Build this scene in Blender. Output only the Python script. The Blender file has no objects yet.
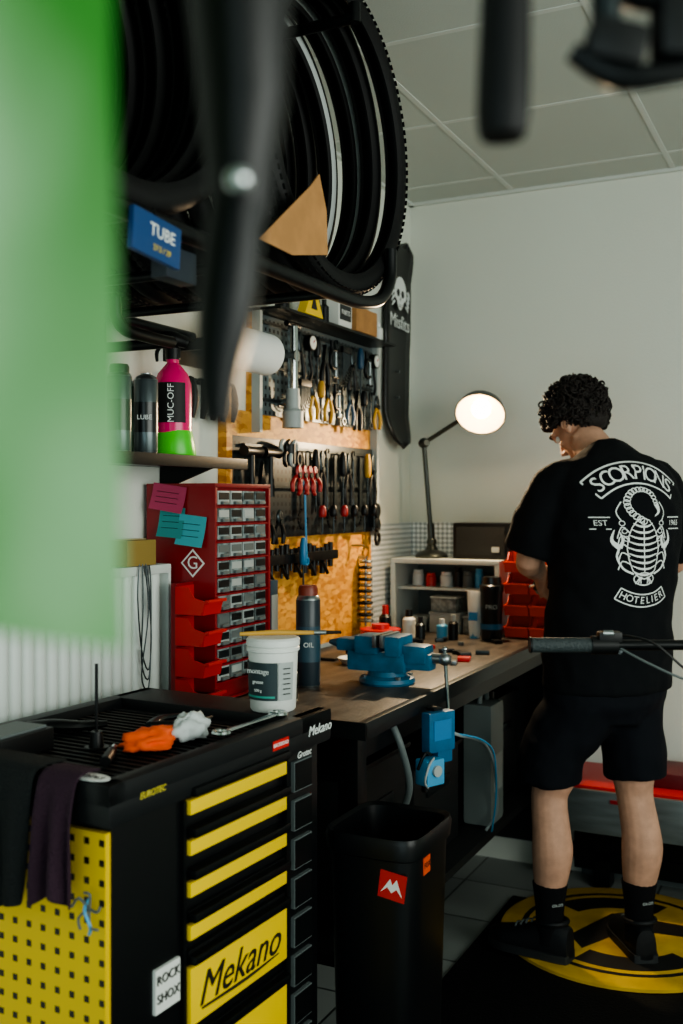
import bpy, bmesh, math, random
from mathutils import Vector as V, Matrix, noise
from mathutils.bvhtree import BVHTree
random.seed(11)
D=bpy.data; SC=bpy.context.scene
R=math.radians

# ------------------------------------------------------------------ materials
def lin(h):
    if not isinstance(h,str): return tuple(h)
    o=[]
    for i in (0,2,4):
        c=int(h[i:i+2],16)/255
        o.append(c/12.92 if c<=.04045 else ((c+.055)/1.055)**2.4)
    return tuple(o)
MC={}
def mat(name,col,rough=.5,metal=0,var=.0,scale=18,bump=0,bscale=60,emit=0,alpha=1,trans=0,stretch=None,spec=.5):
    if name in MC: return MC[name]
    m=D.materials.new(name); m.use_nodes=True; nt=m.node_tree; N=nt.nodes; L=nt.links
    p=N['Principled BSDF']; c=lin(col)
    p.inputs['Base Color'].default_value=(*c,1); p.inputs['Roughness'].default_value=rough
    p.inputs['Metallic'].default_value=metal; p.inputs['Specular IOR Level'].default_value=spec
    if trans: p.inputs['Transmission Weight'].default_value=trans
    if alpha<1: p.inputs['Alpha'].default_value=alpha
    if emit:
        p.inputs['Emission Color'].default_value=(*c,1); p.inputs['Emission Strength'].default_value=emit
    if var or bump:
        tc=N.new('ShaderNodeTexCoord'); mp=N.new('ShaderNodeMapping'); L.new(tc.outputs['Object'],mp.inputs[0])
        if stretch: mp.inputs['Scale'].default_value=stretch
    if var:
        n=N.new('ShaderNodeTexNoise'); n.inputs['Scale'].default_value=scale; n.inputs['Detail'].default_value=6
        L.new(mp.outputs[0],n.inputs['Vector'])
        r=N.new('ShaderNodeValToRGB'); r.color_ramp.elements[0].position=.35; r.color_ramp.elements[1].position=.65
        r.color_ramp.elements[0].color=(*[x*(1-var) for x in c],1); r.color_ramp.elements[1].color=(*[min(1,x*(1+var)) for x in c],1)
        L.new(n.outputs['Fac'],r.inputs[0]); L.new(r.outputs[0],p.inputs['Base Color'])
    if bump:
        n2=N.new('ShaderNodeTexNoise'); n2.inputs['Scale'].default_value=bscale; n2.inputs['Detail'].default_value=4
        L.new(mp.outputs[0],n2.inputs['Vector'])
        b=N.new('ShaderNodeBump'); b.inputs['Strength'].default_value=bump; b.inputs['Distance'].default_value=.01
        L.new(n2.outputs['Fac'],b.inputs['Height']); L.new(b.outputs[0],p.inputs['Normal'])
    MC[name]=m; return m

def mat_holes(name,col,hole,pitch,size,axes,rough=.4,metal=0):
    m=mat(name,col,rough,metal); nt=m.node_tree; N=nt.nodes; L=nt.links; p=N['Principled BSDF']
    tc=N.new('ShaderNodeTexCoord'); s=N.new('ShaderNodeSeparateXYZ'); L.new(tc.outputs['Object'],s.inputs[0])
    outs=[]
    for a in axes:
        x=N.new('ShaderNodeMath'); x.operation='MULTIPLY'; x.inputs[1].default_value=1/pitch; L.new(s.outputs[a],x.inputs[0])
        f=N.new('ShaderNodeMath'); f.operation='FRACT'; L.new(x.outputs[0],f.inputs[0])
        d=N.new('ShaderNodeMath'); d.operation='SUBTRACT'; d.inputs[1].default_value=.5; L.new(f.outputs[0],d.inputs[0])
        ab=N.new('ShaderNodeMath'); ab.operation='ABSOLUTE'; L.new(d.outputs[0],ab.inputs[0]); outs.append(ab)
    mx=N.new('ShaderNodeMath'); mx.operation='MAXIMUM'; L.new(outs[0].outputs[0],mx.inputs[0]); L.new(outs[1].outputs[0],mx.inputs[1])
    lt=N.new('ShaderNodeMath'); lt.operation='LESS_THAN'; lt.inputs[1].default_value=size/pitch/2; L.new(mx.outputs[0],lt.inputs[0])
    mi=N.new('ShaderNodeMix'); mi.data_type='RGBA'; L.new(lt.outputs[0],mi.inputs['Factor'])
    mi.inputs[6].default_value=(*lin(col),1); mi.inputs[7].default_value=(*lin(hole),1)
    L.new(mi.outputs[2],p.inputs['Base Color'])
    return m

def mat_osb():
    m=mat('osb_wood','c98a35',.6); nt=m.node_tree; N=nt.nodes; L=nt.links; p=N['Principled BSDF']
    tc=N.new('ShaderNodeTexCoord'); mp=N.new('ShaderNodeMapping'); mp.inputs['Scale'].default_value=(1,1,2.2); mp.inputs['Rotation'].default_value=(.5,0,0)
    L.new(tc.outputs['Object'],mp.inputs[0])
    v=N.new('ShaderNodeTexVoronoi'); v.inputs['Scale'].default_value=38; L.new(mp.outputs[0],v.inputs['Vector'])
    s=N.new('ShaderNodeSeparateColor'); L.new(v.outputs['Color'],s.inputs[0])
    r=N.new('ShaderNodeValToRGB'); r.color_ramp.elements[0].color=(*lin('a8691e'),1); r.color_ramp.elements[1].color=(*lin('e0a548'),1)
    L.new(s.outputs[0],r.inputs[0]); L.new(r.outputs[0],p.inputs['Base Color'])
    return m
def mat_tile():
    m=mat('floor_tile','9aa3a0',.35); nt=m.node_tree; N=nt.nodes; L=nt.links; p=N['Principled BSDF']
    tc=N.new('ShaderNodeTexCoord'); b=N.new('ShaderNodeTexBrick'); L.new(tc.outputs['Object'],b.inputs['Vector'])
    b.offset=0; b.inputs['Scale'].default_value=1; b.inputs['Brick Width'].default_value=.33; b.inputs['Row Height'].default_value=.33
    b.inputs['Mortar Size'].default_value=.004
    b.inputs['Color1'].default_value=(*lin('8d938f'),1); b.inputs['Color2'].default_value=(*lin('747b78'),1); b.inputs['Mortar'].default_value=(*lin('2a2f2e'),1)
    L.new(b.outputs['Color'],p.inputs['Base Color']); return m
def mat_diamond():
    m=mat('diamond_plate','b4bdbf',.35,.3); nt=m.node_tree; N=nt.nodes; L=nt.links; p=N['Principled BSDF']
    tc=N.new('ShaderNodeTexCoord'); s=N.new('ShaderNodeSeparateXYZ'); L.new(tc.outputs['Object'],s.inputs[0])
    def M(op,a,b=None):
        n=N.new('ShaderNodeMath'); n.operation=op
        for i,q in enumerate((a,b)):
            if q is None: continue
            if isinstance(q,(int,float)): n.inputs[i].default_value=q
            else: L.new(q,n.inputs[i])
        return n.outputs[0]
    h=M('ADD',s.outputs['X'],s.outputs['Y']); u=M('MULTIPLY',M('ADD',h,s.outputs['Z']),165); w=M('MULTIPLY',M('SUBTRACT',h,s.outputs['Z']),165)
    k=M('MULTIPLY',M('SINE',u),M('SINE',w)); g=M('GREATER_THAN',k,.0)
    mi=N.new('ShaderNodeMix'); mi.data_type='RGBA'; L.new(g,mi.inputs['Factor']); mi.inputs[6].default_value=(*lin('a3adaf'),1); mi.inputs[7].default_value=(*lin('f4f7f7'),1)
    L.new(mi.outputs[2],p.inputs['Base Color'])
    b=N.new('ShaderNodeBump'); b.inputs['Strength'].default_value=.4; b.inputs['Distance'].default_value=.002
    L.new(k,b.inputs['Height']); L.new(b.outputs[0],p.inputs['Normal']); return m
def mat_green():
    m=mat('green_fabric','57b33a',.8); nt=m.node_tree; N=nt.nodes; L=nt.links; p=N['Principled BSDF']
    tc=N.new('ShaderNodeTexCoord'); mp=N.new('ShaderNodeMapping'); mp.inputs['Scale'].default_value=(1.6,1.6,.8); mp.inputs['Location'].default_value=(.35,.1,.25); L.new(tc.outputs['Object'],mp.inputs[0])
    n=N.new('ShaderNodeTexNoise'); n.inputs['Scale'].default_value=7; n.inputs['Detail'].default_value=1.5
    L.new(mp.outputs[0],n.inputs['Vector'])
    r=N.new('ShaderNodeValToRGB'); e=r.color_ramp.elements
    e[0].position=.36; e[0].color=(*lin('358226'),1); e[1].position=.70; e[1].color=(*lin('9cc294'),1)
    L.new(n.outputs['Fac'],r.inputs[0]); L.new(r.outputs[0],p.inputs['Base Color'])
    return m

BLK=mat('black_plastic','0b0d0e',.42,spec=.35); BLKM=mat('black_metal','0e1112',.35,.3,spec=.35); RUB=mat('rubber','0a0b0c',.6,spec=.3)
STEEL=mat('steel','9fa6a8',.28,.95); CHROME=mat('chrome','c5cbcc',.12,1); DSTEEL=mat('dark_steel','3a4042',.35,.9)
WHITE=mat('white_plastic','dcdfda',.45); RED=mat('red_plastic','c01e1a',.38); REDM=mat('red_metal','86141c',.35)
YEL=mat('yellow_paint','ecc810',.35); BLUE=mat('blue_paint','1a6088',.4,var=.15); LBLUE=mat('light_blue','4a9cc8',.4)
WHT=mat('white_print','e4e8e5',.6); BPR=mat('black_print','0a0a0a',.6); ORANGE=mat('orange_cloth','ea5a18',.8)
GREENB=mat('bright_green','48cf28',.35); PINK=mat('pink_liquid','e0246f',.25); CARD=mat('cardboard','a97c4c',.8,var=.12)
SKIN=mat('skin','be937b',.6,var=.1,scale=30,bump=.15,bscale=300,spec=.3); GREY=mat('grey_plastic','5d6565',.5); CLEAR=mat('clear_plastic','7c8686',.22,var=.5,scale=40); LGREY=mat('light_grey','a4aba9',.5)
OSB=mat_osb()

# ------------------------------------------------------------------ builder
def ipl(pts,n,closed=False):
    if n<=1: return pts
    out=[]; k=len(pts)
    for i in range(k-1):
        a=pts[max(i-1,0)];b=pts[i];c=pts[i+1];d=pts[min(i+2,k-1)]
        for j in range(n):
            t=j/n
            out.append(.5*((2*b)+(c-a)*t+(2*a-5*b+4*c-d)*t*t+(3*b-a-3*c+d)*t**3))
    out.append(pts[-1]); return out
def pl(o,r,u):
    r=V(r).normalized();u=V(u).normalized();n=r.cross(u)
    m=Matrix.Identity(4)
    for i in range(3): m[i][0]=r[i];m[i][1]=u[i];m[i][2]=n[i];m[i][3]=o[i]
    return m
def zdir(o,d): return Matrix.Translation(V(o))@V(d).normalized().to_track_quat('Z','Y').to_matrix().to_4x4()
TX={}
class B:
    def __init__(s): s.bm=bmesh.new(); s.m=[]; s.X=Matrix.Identity(4)
    def mi(s,m):
        if m not in s.m: s.m.append(m)
        return s.m.index(m)
    def add(s,vs,fs,m,mx=None):
        X=s.X@mx if mx is not None else s.X
        vv=[s.bm.verts.new(X@V(v)) for v in vs]
        for i,f in enumerate(fs):
            mm=m[i] if isinstance(m,list) else m
            try:
                F=s.bm.faces.new([vv[k] for k in f]); F.material_index=s.mi(mm); F.smooth=True
            except Exception: pass
        return vv
    def box(s,c,d,m,rot=None,bev=0,mx=None,taper=None):
        t=bmesh.new(); bmesh.ops.create_cube(t,size=1)
        for v in t.verts:
            k=1
            if taper and v.co.z<0: k=taper
            v.co=V((v.co.x*d[0]*k,v.co.y*d[1]*k,v.co.z*d[2]))
        if bev: bmesh.ops.bevel(t,geom=t.edges[:],offset=bev,segments=2,profile=.7,affect='EDGES')
        r=Matrix.Translation(V(c))
        if rot: 
            from mathutils import Euler
            r=r@Euler(rot).to_matrix().to_4x4()
        if mx is not None: r=mx@r
        t.verts.ensure_lookup_table(); t.verts.index_update()
        s.add([v.co.copy() for v in t.verts],[[v.index for v in f.verts] for f in t.faces],m,r); t.free()
    def bb(s,x0,x1,y0,y1,z0,z1,m,bev=0): s.box(((x0+x1)/2,(y0+y1)/2,(z0+z1)/2),(x1-x0,y1-y0,z1-z0),m,bev=bev)
    def tube(s,pts,r,m,seg=10,sm=1,up=(0,0,1),caps=True,closed=False,mx=None):
        n=len(pts); rr=[(q,q) if not isinstance(q,(tuple,list)) else q for q in (r if isinstance(r,list) else [r]*n)]
        P=[V(p) for p in pts]; Q=[V((a,b)) for a,b in rr]
        if sm>1 and n>2: P=ipl(P,sm); Q=ipl(Q,sm)
        vs=[];fs=[];side=None;n=len(P)
        for i in range(n):
            t=(P[(i+1)%n]-P[i-1]) if closed else (P[min(i+1,n-1)]-P[max(i-1,0)])
            t.normalize()
            if side is None:
                u=V(up)
                if abs(t.dot(u))>.98: u=V((0,1,0)) if abs(t.y)<.9 else V((1,0,0))
                side=t.cross(u)
            side=(side-t*side.dot(t)).normalized(); u=side.cross(t)
            for k in range(seg):
                a=2*math.pi*k/seg; vs.append(P[i]+side*math.cos(a)*Q[i][0]+u*math.sin(a)*Q[i][1])
        for i in range(n if closed else n-1):
            j=(i+1)%n
            for k in range(seg): fs.append([i*seg+k,i*seg+(k+1)%seg,j*seg+(k+1)%seg,j*seg+k])
        if caps and not closed: fs.append(list(range(seg))[::-1]); fs.append([(n-1)*seg+k for k in range(seg)])
        s.add(vs,fs,m,mx)
    def cyl(s,a,b,r,m,r2=None,seg=16,mx=None): s.tube([a,b],[r,r if r2 is None else r2],m,seg=seg,mx=mx)
    def lathe(s,prof,m,mx=None,seg=24,closed=False,ms=None,sx=1,sy=1):
        vs=[];fs=[];mm=[];n=len(prof)
        for r,z in prof:
            for k in range(seg):
                a=2*math.pi*k/seg; vs.append((r*math.cos(a)*sx,r*math.sin(a)*sy,z))
        for i in range(n if closed else n-1):
            j=(i+1)%n
            for k in range(seg):
                fs.append([i*seg+k,i*seg+(k+1)%seg,j*seg+(k+1)%seg,j*seg+k]); mm.append(ms[i] if ms else m)
        s.add(vs,fs,mm,mx)
    def sph(s,c,r,m,seg=16,mx=None,rot=None):
        r=(r,r,r) if not isinstance(r,(tuple,list)) else r
        vs=[];fs=[];h=seg//2
        for i in range(h+1):
            p=math.pi*i/h
            for k in range(seg):
                a=2*math.pi*k/seg; vs.append((r[0]*math.sin(p)*math.cos(a),r[1]*math.sin(p)*math.sin(a),r[2]*math.cos(p)))
        for i in range(h):
            for k in range(seg): fs.append([i*seg+k,(i+1)*seg+k,(i+1)*seg+(k+1)%seg,i*seg+(k+1)%seg])
        M=Matrix.Translation(V(c))
        if rot is not None: M=M@rot
        if mx is not None: M=mx@M
        t=bmesh.new(); vv=[t.verts.new(v) for v in vs]
        for f in fs: t.faces.new([vv[k] for k in f])
        bmesh.ops.remove_doubles(t,verts=t.verts,dist=1e-6); t.verts.index_update()
        s.add([v.co.copy() for v in t.verts],[[v.index for v in f.verts] for f in t.faces],m,M); t.free()
    def tor(s,c,n,Rr,r,m,seg=28,rs=8):
        M=zdir(c,n)
        s.tube([(Rr*math.cos(2*math.pi*k/seg),Rr*math.sin(2*math.pi*k/seg),0) for k in range(seg)],r,m,seg=rs,closed=True,mx=M)
    def prism(s,p,t,m,mx):
        n=len(p); vs=[(a,b,-t/2) for a,b in p]+[(a,b,t/2) for a,b in p]
        fs=[list(range(n))[::-1],list(range(n,2*n))]+[[i,(i+1)%n,n+(i+1)%n,n+i] for i in range(n)]
        s.add(vs,fs,m,mx)
    def text(s,st,mx,size,m,ext=.0004,al='CENTER',shear=0):
        vs,fs=glyphs(st,size,ext,al,shear); s.add(vs,fs,m,mx)
    def obj(s,name,ang=38,parent=None,mw=None,norm=True):
        if norm: bmesh.ops.recalc_face_normals(s.bm,faces=s.bm.faces[:])
        me=D.meshes.new(name); s.bm.to_mesh(me); s.bm.free()
        for m in s.m: me.materials.append(m)
        me.set_sharp_from_angle(angle=R(ang))
        o=D.objects.new(name,me); SC.collection.objects.link(o)
        if parent: o.parent=parent
        if mw is not None: o.matrix_world=mw
        return o
def glyphs(st,size,ext=0,al='CENTER',shear=0):
    k=(st,size,ext,al,shear)
    if k in TX: return TX[k]
    c=D.curves.new('t','FONT'); c.body=st; c.size=size; c.extrude=ext; c.align_x=al; c.align_y='CENTER'; c.resolution_u=3; c.shear=shear
    o=D.objects.new('t',c); SC.collection.objects.link(o); bpy.context.view_layer.update()
    me=D.meshes.new_from_object(o.evaluated_get(bpy.context.evaluated_depsgraph_get()))
    r=([v.co.copy() for v in me.vertices],[list(p.vertices) for p in me.polygons])
    D.objects.remove(o); D.curves.remove(c); D.meshes.remove(me); TX[k]=r; return r
def evalmesh(o,mods):
    for t,kw in mods:
        m=o.modifiers.new(t,t)
        for a,b in kw.items(): setattr(m,a,b)
    bpy.context.view_layer.update()
    me=D.meshes.new_from_object(o.evaluated_get(bpy.context.evaluated_depsgraph_get()))
    mats=[m for m in o.data.materials]
    o.modifiers.clear(); o.data=me
    if not len(me.materials):
        for m in mats: me.materials.append(m)
    for p in me.polygons: p.use_smooth=True; p.material_index=0
    return o
def single(name,f,**k):
    b=B(); f(b); return b.obj(name,**k)

# ------------------------------------------------------------------ room
H=2.6; XR=3.7; Y0=-2.2; YB=3.9
WALL=mat('wall_paint','d9ddd3',.85,bump=.08,bscale=120)
b=B(); b.bb(-.1,0,Y0-.1,YB+.1,0,H+.05,WALL); b.obj('wall_left')
b=B(); b.bb(0,XR,YB,YB+.1,0,H+.05,WALL); b.obj('wall_back')
def holed(name,ax,pos,a0,a1,h0,h1,z0,z1):
    b=B()
    def bx(u0,u1,z0,z1):
        if ax=='x': b.bb(pos,pos+.1,u0,u1,z0,z1,WALL)
        else: b.bb(u0,u1,pos-.1,pos,z0,z1,WALL)
    bx(a0,h0,0,H+.05); bx(h1,a1,0,H+.05); bx(h0,h1,0,z0); bx(h0,h1,z1,H+.05); b.obj(name)
    b=B(); fr=mat('window_frame','303638',.4)
    ks=[h0+.025,(h0+h1)/2,h1-.025]
    for k in ks:
        if ax=='x': b.box((pos+.05,k,(z0+z1)/2),(.05,.05,z1-z0),fr,bev=.004)
        else: b.box((k,pos-.05,(z0+z1)/2),(.05,.05,z1-z0),fr,bev=.004)
    for z in (z0+.025,z1-.025):
        if ax=='x': b.box((pos+.05,(h0+h1)/2,z),(.05,h1-h0,.05),fr,bev=.004)
        else: b.box(((h0+h1)/2,pos-.05,z),(h1-h0,.05,.05),fr,bev=.004)
    return b
holed('wall_right','x',XR,Y0,YB,-.6,2.4,.9,2.35).obj('window_1')
holed('wall_front','y',Y0,0,XR,.6,3.3,.15,2.4).obj('window_2')
b=B(); b.bb(-.1,XR+.1,Y0-.1,YB+.1,-.1,0,mat_tile()); b.obj('floor')
CE=mat('ceiling_tile','bcc2bb',.9,bump=.12,bscale=200)
b=B(); b.bb(-.1,XR+.1,Y0-.1,YB+.1,H,H+.06,CE); b.obj('ceiling')
b=B(); CG=mat('ceiling_grid','ccd1cb',.7)
x=.43
while x<XR: b.bb(x-.009,x+.009,Y0,YB,H-.0025,H+.001,CG); x+=.6
y=3.7
while y>Y0: b.bb(0,XR,y-.009,y+.009,H-.002,H+.0005,CG); y-=.6
b.bb(0,.02,Y0,YB,H-.012,H,CG); b.bb(0,XR,YB-.02,YB,H-.012,H,CG)
b.obj('trim_1')
b=B(); b.bb(.7,XR,YB-.012,YB-.0005,.0,.08,mat('skirting','5d6666',.5)); b.obj('baseboard_back')
DP=mat_diamond()
b=B(); b.bb(.006,.95,YB-.006,YB-.0005,.915,1.31,DP); b.bb(.0005,.006,3.49,YB,.915,1.31,DP); b.obj('metal_splashback')

b=B(); b.box((1.29,2.55,.0055),(1.50,1.97,.010),mat('black_mat','060708',.75,bump=.5,bscale=150,spec=.2),bev=.003); b.obj('rubber_floor_mat')
b=B(); MX=Matrix.Translation((.955,3.355,.0215)); YM=mat('yellow_mat','c09a0c',.65,var=.2,scale=8)
b.lathe([(0,.004),(.375,.004),(.385,0),(.385,-.0095),(0,-.0095)],YM,MX,seg=64)
for r0,w,a0,a1 in ((.32,.018,0,360),(.28,.09,250,330),(.28,.09,70,150)):
    n=40 if a1-a0>300 else 24
    vs=[];fs=[]
    for i in range(n+1):
        a=R(a0+(a1-a0)*i/n)
        for q in(r0,r0-w): vs.append((q*math.cos(a),q*math.sin(a),.0048))
    for i in range(n): fs.append([2*i,2*i+1,2*i+3,2*i+2])
    b.add(vs,fs,BPR,MX)
b.prism([(-.2,-.08),(.0,.03),(.2,-.08),(.2,.02),(0,.16),(-.2,.02)],.001,BPR,MX@Matrix.Translation((0.03,0,.0045))@Matrix.Rotation(.6,4,'Z'))
b.obj('round_yellow_mat')

# ------------------------------------------------------------------ tool chest
CM=Matrix.Translation((.61,1.235,0))@Matrix.Rotation(R(-3),4,'Z')
b=B(); CB=mat('chest_black','090b0d',.33,spec=.35); RIM=mat('chest_rim','111416',.45,spec=.35)
b.bb(-.45,-.004,.01,.62,.13,.915,CB,bev=.006)
for x in(-.4,-.06):
    for y in(.06,.57):
        b.cyl((x,y,.13),(x,y,.09),.02,DSTEEL); b.cyl((x-.014,y,.05),(x+.014,y,.05),.05,RUB,seg=24)
b.bb(-.47,.012,-.015,.65,.912,.955,RIM,bev=.012)
for q in((-.47,-.435,-.015,.65),(-.024,.012,-.015,.65),(-.47,.012,-.015,.03),(-.47,.012,.525,.65)): b.bb(*q,.94,.978,RIM,bev=.01)
for i in range(22): b.bb(-.43,-.03,.05+i*.021,.058+i*.021,.953,.959,RUB)
YH=mat_holes('yellow_perforated','dcb90e','0a0a08',.03,.0105,('X','Z'))
b.bb(-.44,-.008,-.001,.012,.16,.90,YH)
ys0,ys1=.185,.482
b.bb(-.004,.004,ys0-.012,ys0-.004,.15,.905,BLKM); b.bb(-.004,.006,ys1+.004,ys1+.012,.15,.905,BLKM)
def drawer(z0,z1):
    b.bb(-.004,.009,ys0,ys1,z0,z1,YEL,bev=.002)
    b.bb(-.004,.02,ys0,ys1,z1+.006,z1+.022,BLKM,bev=.005)
for zc in(.893,.826,.757,.686): drawer(zc-.012,zc+.012)
drawer(.532,.628); drawer(.385,.485); drawer(.24,.34)
for z in(.853,.786,.718,.652,.505,.36): b.bb(-.003,.004,ys0,ys1,z-.012,z+.004,BLK)
b.text('Mekano',pl((.0098,(ys0+ys1)/2-.005,.580),(0,1,.0),(0,-.05,1)),.078,BPR,shear=.45,ext=.0006)
b.tube([(.0098,ys0+.03,.552),(.0098,ys0+.16,.549),(.0098,ys1-.03,.553)],[.002,.003,.001],BPR,sm=4,seg=6)
b.text('Mekano',pl((.0125,.60,.945),(0,1,0),(0,0,1)),.028,WHT,shear=.3)
b.text('EUROTEC',pl((.0125,.085,.945),(0,1,0),(0,0,1)),.014,mat('yp','d8c84a',.5),shear=.2)
b.box((.0127,.455,.944),(.001,.055,.018),RED); b.text('BACKROAD',pl((.0135,.455,.944),(0,1,0),(0,0,1)),.0095,WHT)
for i in range(9):
    z=.865-i*.075
    b.bb(-.004,.004,.517,.583,z-.029,z+.029,GREY); b.bb(-.004,.0055,.5195,.5805,z-.0265,z+.0265,BLKM)
b.text('Grotec',pl((.0062,.55,.905),(0,1,0),(0,0,1)),.018,WHT,shear=.3)
b.box((-.002,.135,.62),(.008,.062,.07),WHITE); b.text('ROCK',pl((.0032,.135,.637),(0,1,0),(0,0,1)),.021,BPR,ext=.0008); b.text('SHOX',pl((.0032,.135,.607),(0,1,0),(0,0,1)),.021,BPR,ext=.0008)
b.lathe([(.0,.0012),(.036,.0012),(.036,0)],WHT,Matrix.Translation((-.045,.008,.9785)),sy=.5); b.text('TOOLS',pl((-.045,.008,.98),(1,0,0),(0,1,0)),.016,BPR)
b.tube([(-.035,-.006,.80),(-.03,-.022,.79),(-.02,-.02,.765),(-.03,-.012,.75)],.0025,LBLUE,sm=4)
for k in range(5):
    a=k*1.256; b.tube([(-.027,-.015,.79),(-.027+.02*math.cos(a),-.02,.79+.025*math.sin(a)),(-.027+.03*math.cos(a+.5),-.02,.785+.03*math.sin(a+.5))],.0022,GREY,sm=3,seg=6)
b.obj('tool_chest',mw=CM)

def drape(name,x0,x1,zb,m,seed,top=.05):
    b=B(); n=18; prof=[(top,.984),(top*.5,.986),(0,.987),(-.02,.985),(-.028,.97),(-.03,.94)]
    k=10
    for i in range(1,k+1): prof.append((-.032,.94-(.94-zb)*i/k))
    vs=[];fs=[]
    for j,(y,z) in enumerate(prof):
        for i in range(n+1):
            f=i/n; h=max(0,(.97-z))/.2
            w=.013*math.sin(f*13+seed+z*6)*min(1,h*1.6)
            pin=1-.12*min(1,h)*math.cos(seed)
            vs.append((x0+(x1-x0)*(.5+(f-.5)*pin),y+w-.012*min(1,h),z+(.01*math.sin(f*7+seed) if j==len(prof)-1 else 0)))
    w=n+1
    for j in range(len(prof)-1):
        for i in range(n): fs.append([j*w+i,j*w+i+1,(j+1)*w+i+1,(j+1)*w+i])
    b.add(vs,fs,m); o=b.obj(name,mw=CM,ang=180)
    evalmesh(o,[('SOLIDIFY',{'thickness':.004,'offset':1}),('SUBSURF',{'levels':1})]); return o
drape('shop_towel',-.30,-.128,.775,mat('dark_towel','222526',.95,bump=.8,bscale=250,spec=.2),1)
drape('work_rag',-.118,-.042,.80,mat('purple_rag','3a2835',.95,bump=.8,bscale=250,spec=.2),4.2,.03)

def crumple(name,c,r,m,seed,fr=9):
    b=B(); b.sph((0,0,0),1,m,seg=32); o=b.obj(name,ang=180)
    for v in o.data.vertices:
        n=v.co.normalized(); k=1+.55*noise.noise(n*1.6+V((seed,0,0)))+.22*noise.noise(n*4+V((seed,2,0)))+.1*noise.noise(n*fr)
        v.co=V((n.x*r[0]*k,n.y*r[1]*k,max(n.z*r[2]*k,-r[2]*.6)))
    o.location=c; return o
crumple('orange_glove',(.485,1.50,.975),(.042,.055,.018),ORANGE,3.1)
crumple('white_rag',(.515,1.585,.98),(.030,.045,.026),mat('white_cloth','c5cccb',.9),8.3)
def f(b):
    b.tube([(0,0,0),(.0,.08,0),(0,.16,0)],[(.008,.004),(.006,.003),(.008,.004)],CHROME)
    b.tor((0,-.014,0),(0,0,1),.013,.005,CHROME); b.tor((0,.174,0),(0,0,1),.015,.005,CHROME)
single('ring_wrench',f).matrix_world=Matrix.Translation((.595,1.58,.9845))@Matrix.Rotation(R(-3),4,'Z')
def f(b):
    b.cyl((0,0,0),(0,0,.03),.014,BLK,r2=.01); b.cyl((0,0,.03),(0,0,.15),.003,BLKM); b.cyl((0,0,.0),(0,0,.003),.022,BLK)
single('pick_tool',f).location=(.40,1.46,.9592)
def f(b):
    b.cyl((0,0,0),(0,.07,0),.009,BLK); b.cyl((0,.07,0),(0,.1,0),.006,CHROME)
single('socket_adapter',f).matrix_world=Matrix.Translation((.50,1.36,.969))@Matrix.Rotation(R(30),4,'Z')
def f(b):
    b.tube([(0,0,0),(.03,.06,0),(.02,.13,0)],[(.012,.008),(.010,.007),(.004,.004)],BLK,sm=4)
    b.tube([(-.0,0,0),(-.04,.05,0),(-.03,.12,0)],[(.012,.008),(.010,.007),(.004,.004)],DSTEEL,sm=4)
single('hand_shears',f).matrix_world=Matrix.Translation((.40,1.62,.968))@Matrix.Rotation(R(-20),4,'Z')
def f(b):
    b.tube([(0,0,0),(.01,.05,.004),(0,.1,0),(-.01,.15,.002)],[(.016,.01),(.02,.012),(.015,.01),(.012,.006)],BLK,sm=3)
single('work_gloves',f).matrix_world=Matrix.Translation((.20,1.50,.97))@Matrix.Rotation(R(-60),4,'Z')
b=B(); b.bb(.25,.34,1.29,1.42,.9605,1.0,BLK,bev=.006); b.bb(.26,.33,1.30,1.41,1.0,1.004,GREY); b.obj('socket_case')

# grease tub
b=B(); T=Matrix.Translation((.557,1.815,.9785))
b.lathe([(0,0),(.043,0),(.046,.004),(.050,.118),(.0535,.12),(.0535,.126),(.051,.128),(.054,.131),(.054,.142),(.050,.146),(0,.146)],WHITE,T,seg=40)
def wraplab(a0,a1,z0,z1,m,off=.0012):
    vs=[];fs=[];n=24
    for j,z in enumerate((z0,z1)):
        for i in range(n+1):
            a=R(a0+(a1-a0)*i/n); r=.0475+.0032*(z-.02)/.1+off; vs.append((r*math.cos(a),r*math.sin(a),z))
    for i in range(n): fs.append([i,i+1,n+2+i,n+1+i])
    b.add(vs,fs,m,T)
wraplab(-165,-50,.025,.1,mat('label_dark','27383c',.5)); wraplab(-48,-8,.025,.1,LGREY)
wraplab(-160,-56,.030,.034,mat('teal_line','3aa090',.5),.0016)
for q,(zz,s_) in enumerate(((.083,.015),(.062,.01),(.045,.008))):
    a=R(-95); b.text(('montage','grease','500 g')[q],pl(T@V((.0525*math.cos(a),.0525*math.sin(a),zz)),(-math.sin(a),math.cos(a),0),(0,0,1)),s_,WHT)
for q in range(6):
    a=R(-28); b.box((.0515*math.cos(a),.0515*math.sin(a),.088-q*.010),(.001,.016,.002),BPR,rot=(0,0,a),mx=T)
b.obj('grease_tub')
def f(b):
    b.tube([(-.09,0,0),(-.02,0,.002),(.06,0,0)],[.004,.0055,.004],mat('wood_handle','c79a45',.5)); b.cyl((.06,0,0),(.085,0,0),.005,STEEL); b.tube([(.085,0,0),(.115,0,0)],[(.008,.004),(.012,.003)],mat('bristle','2a2218',.9))
single('brush',f).matrix_world=Matrix.Translation((.575,1.83,1.1305))@Matrix.Rotation(R(35),4,'Z')

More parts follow.
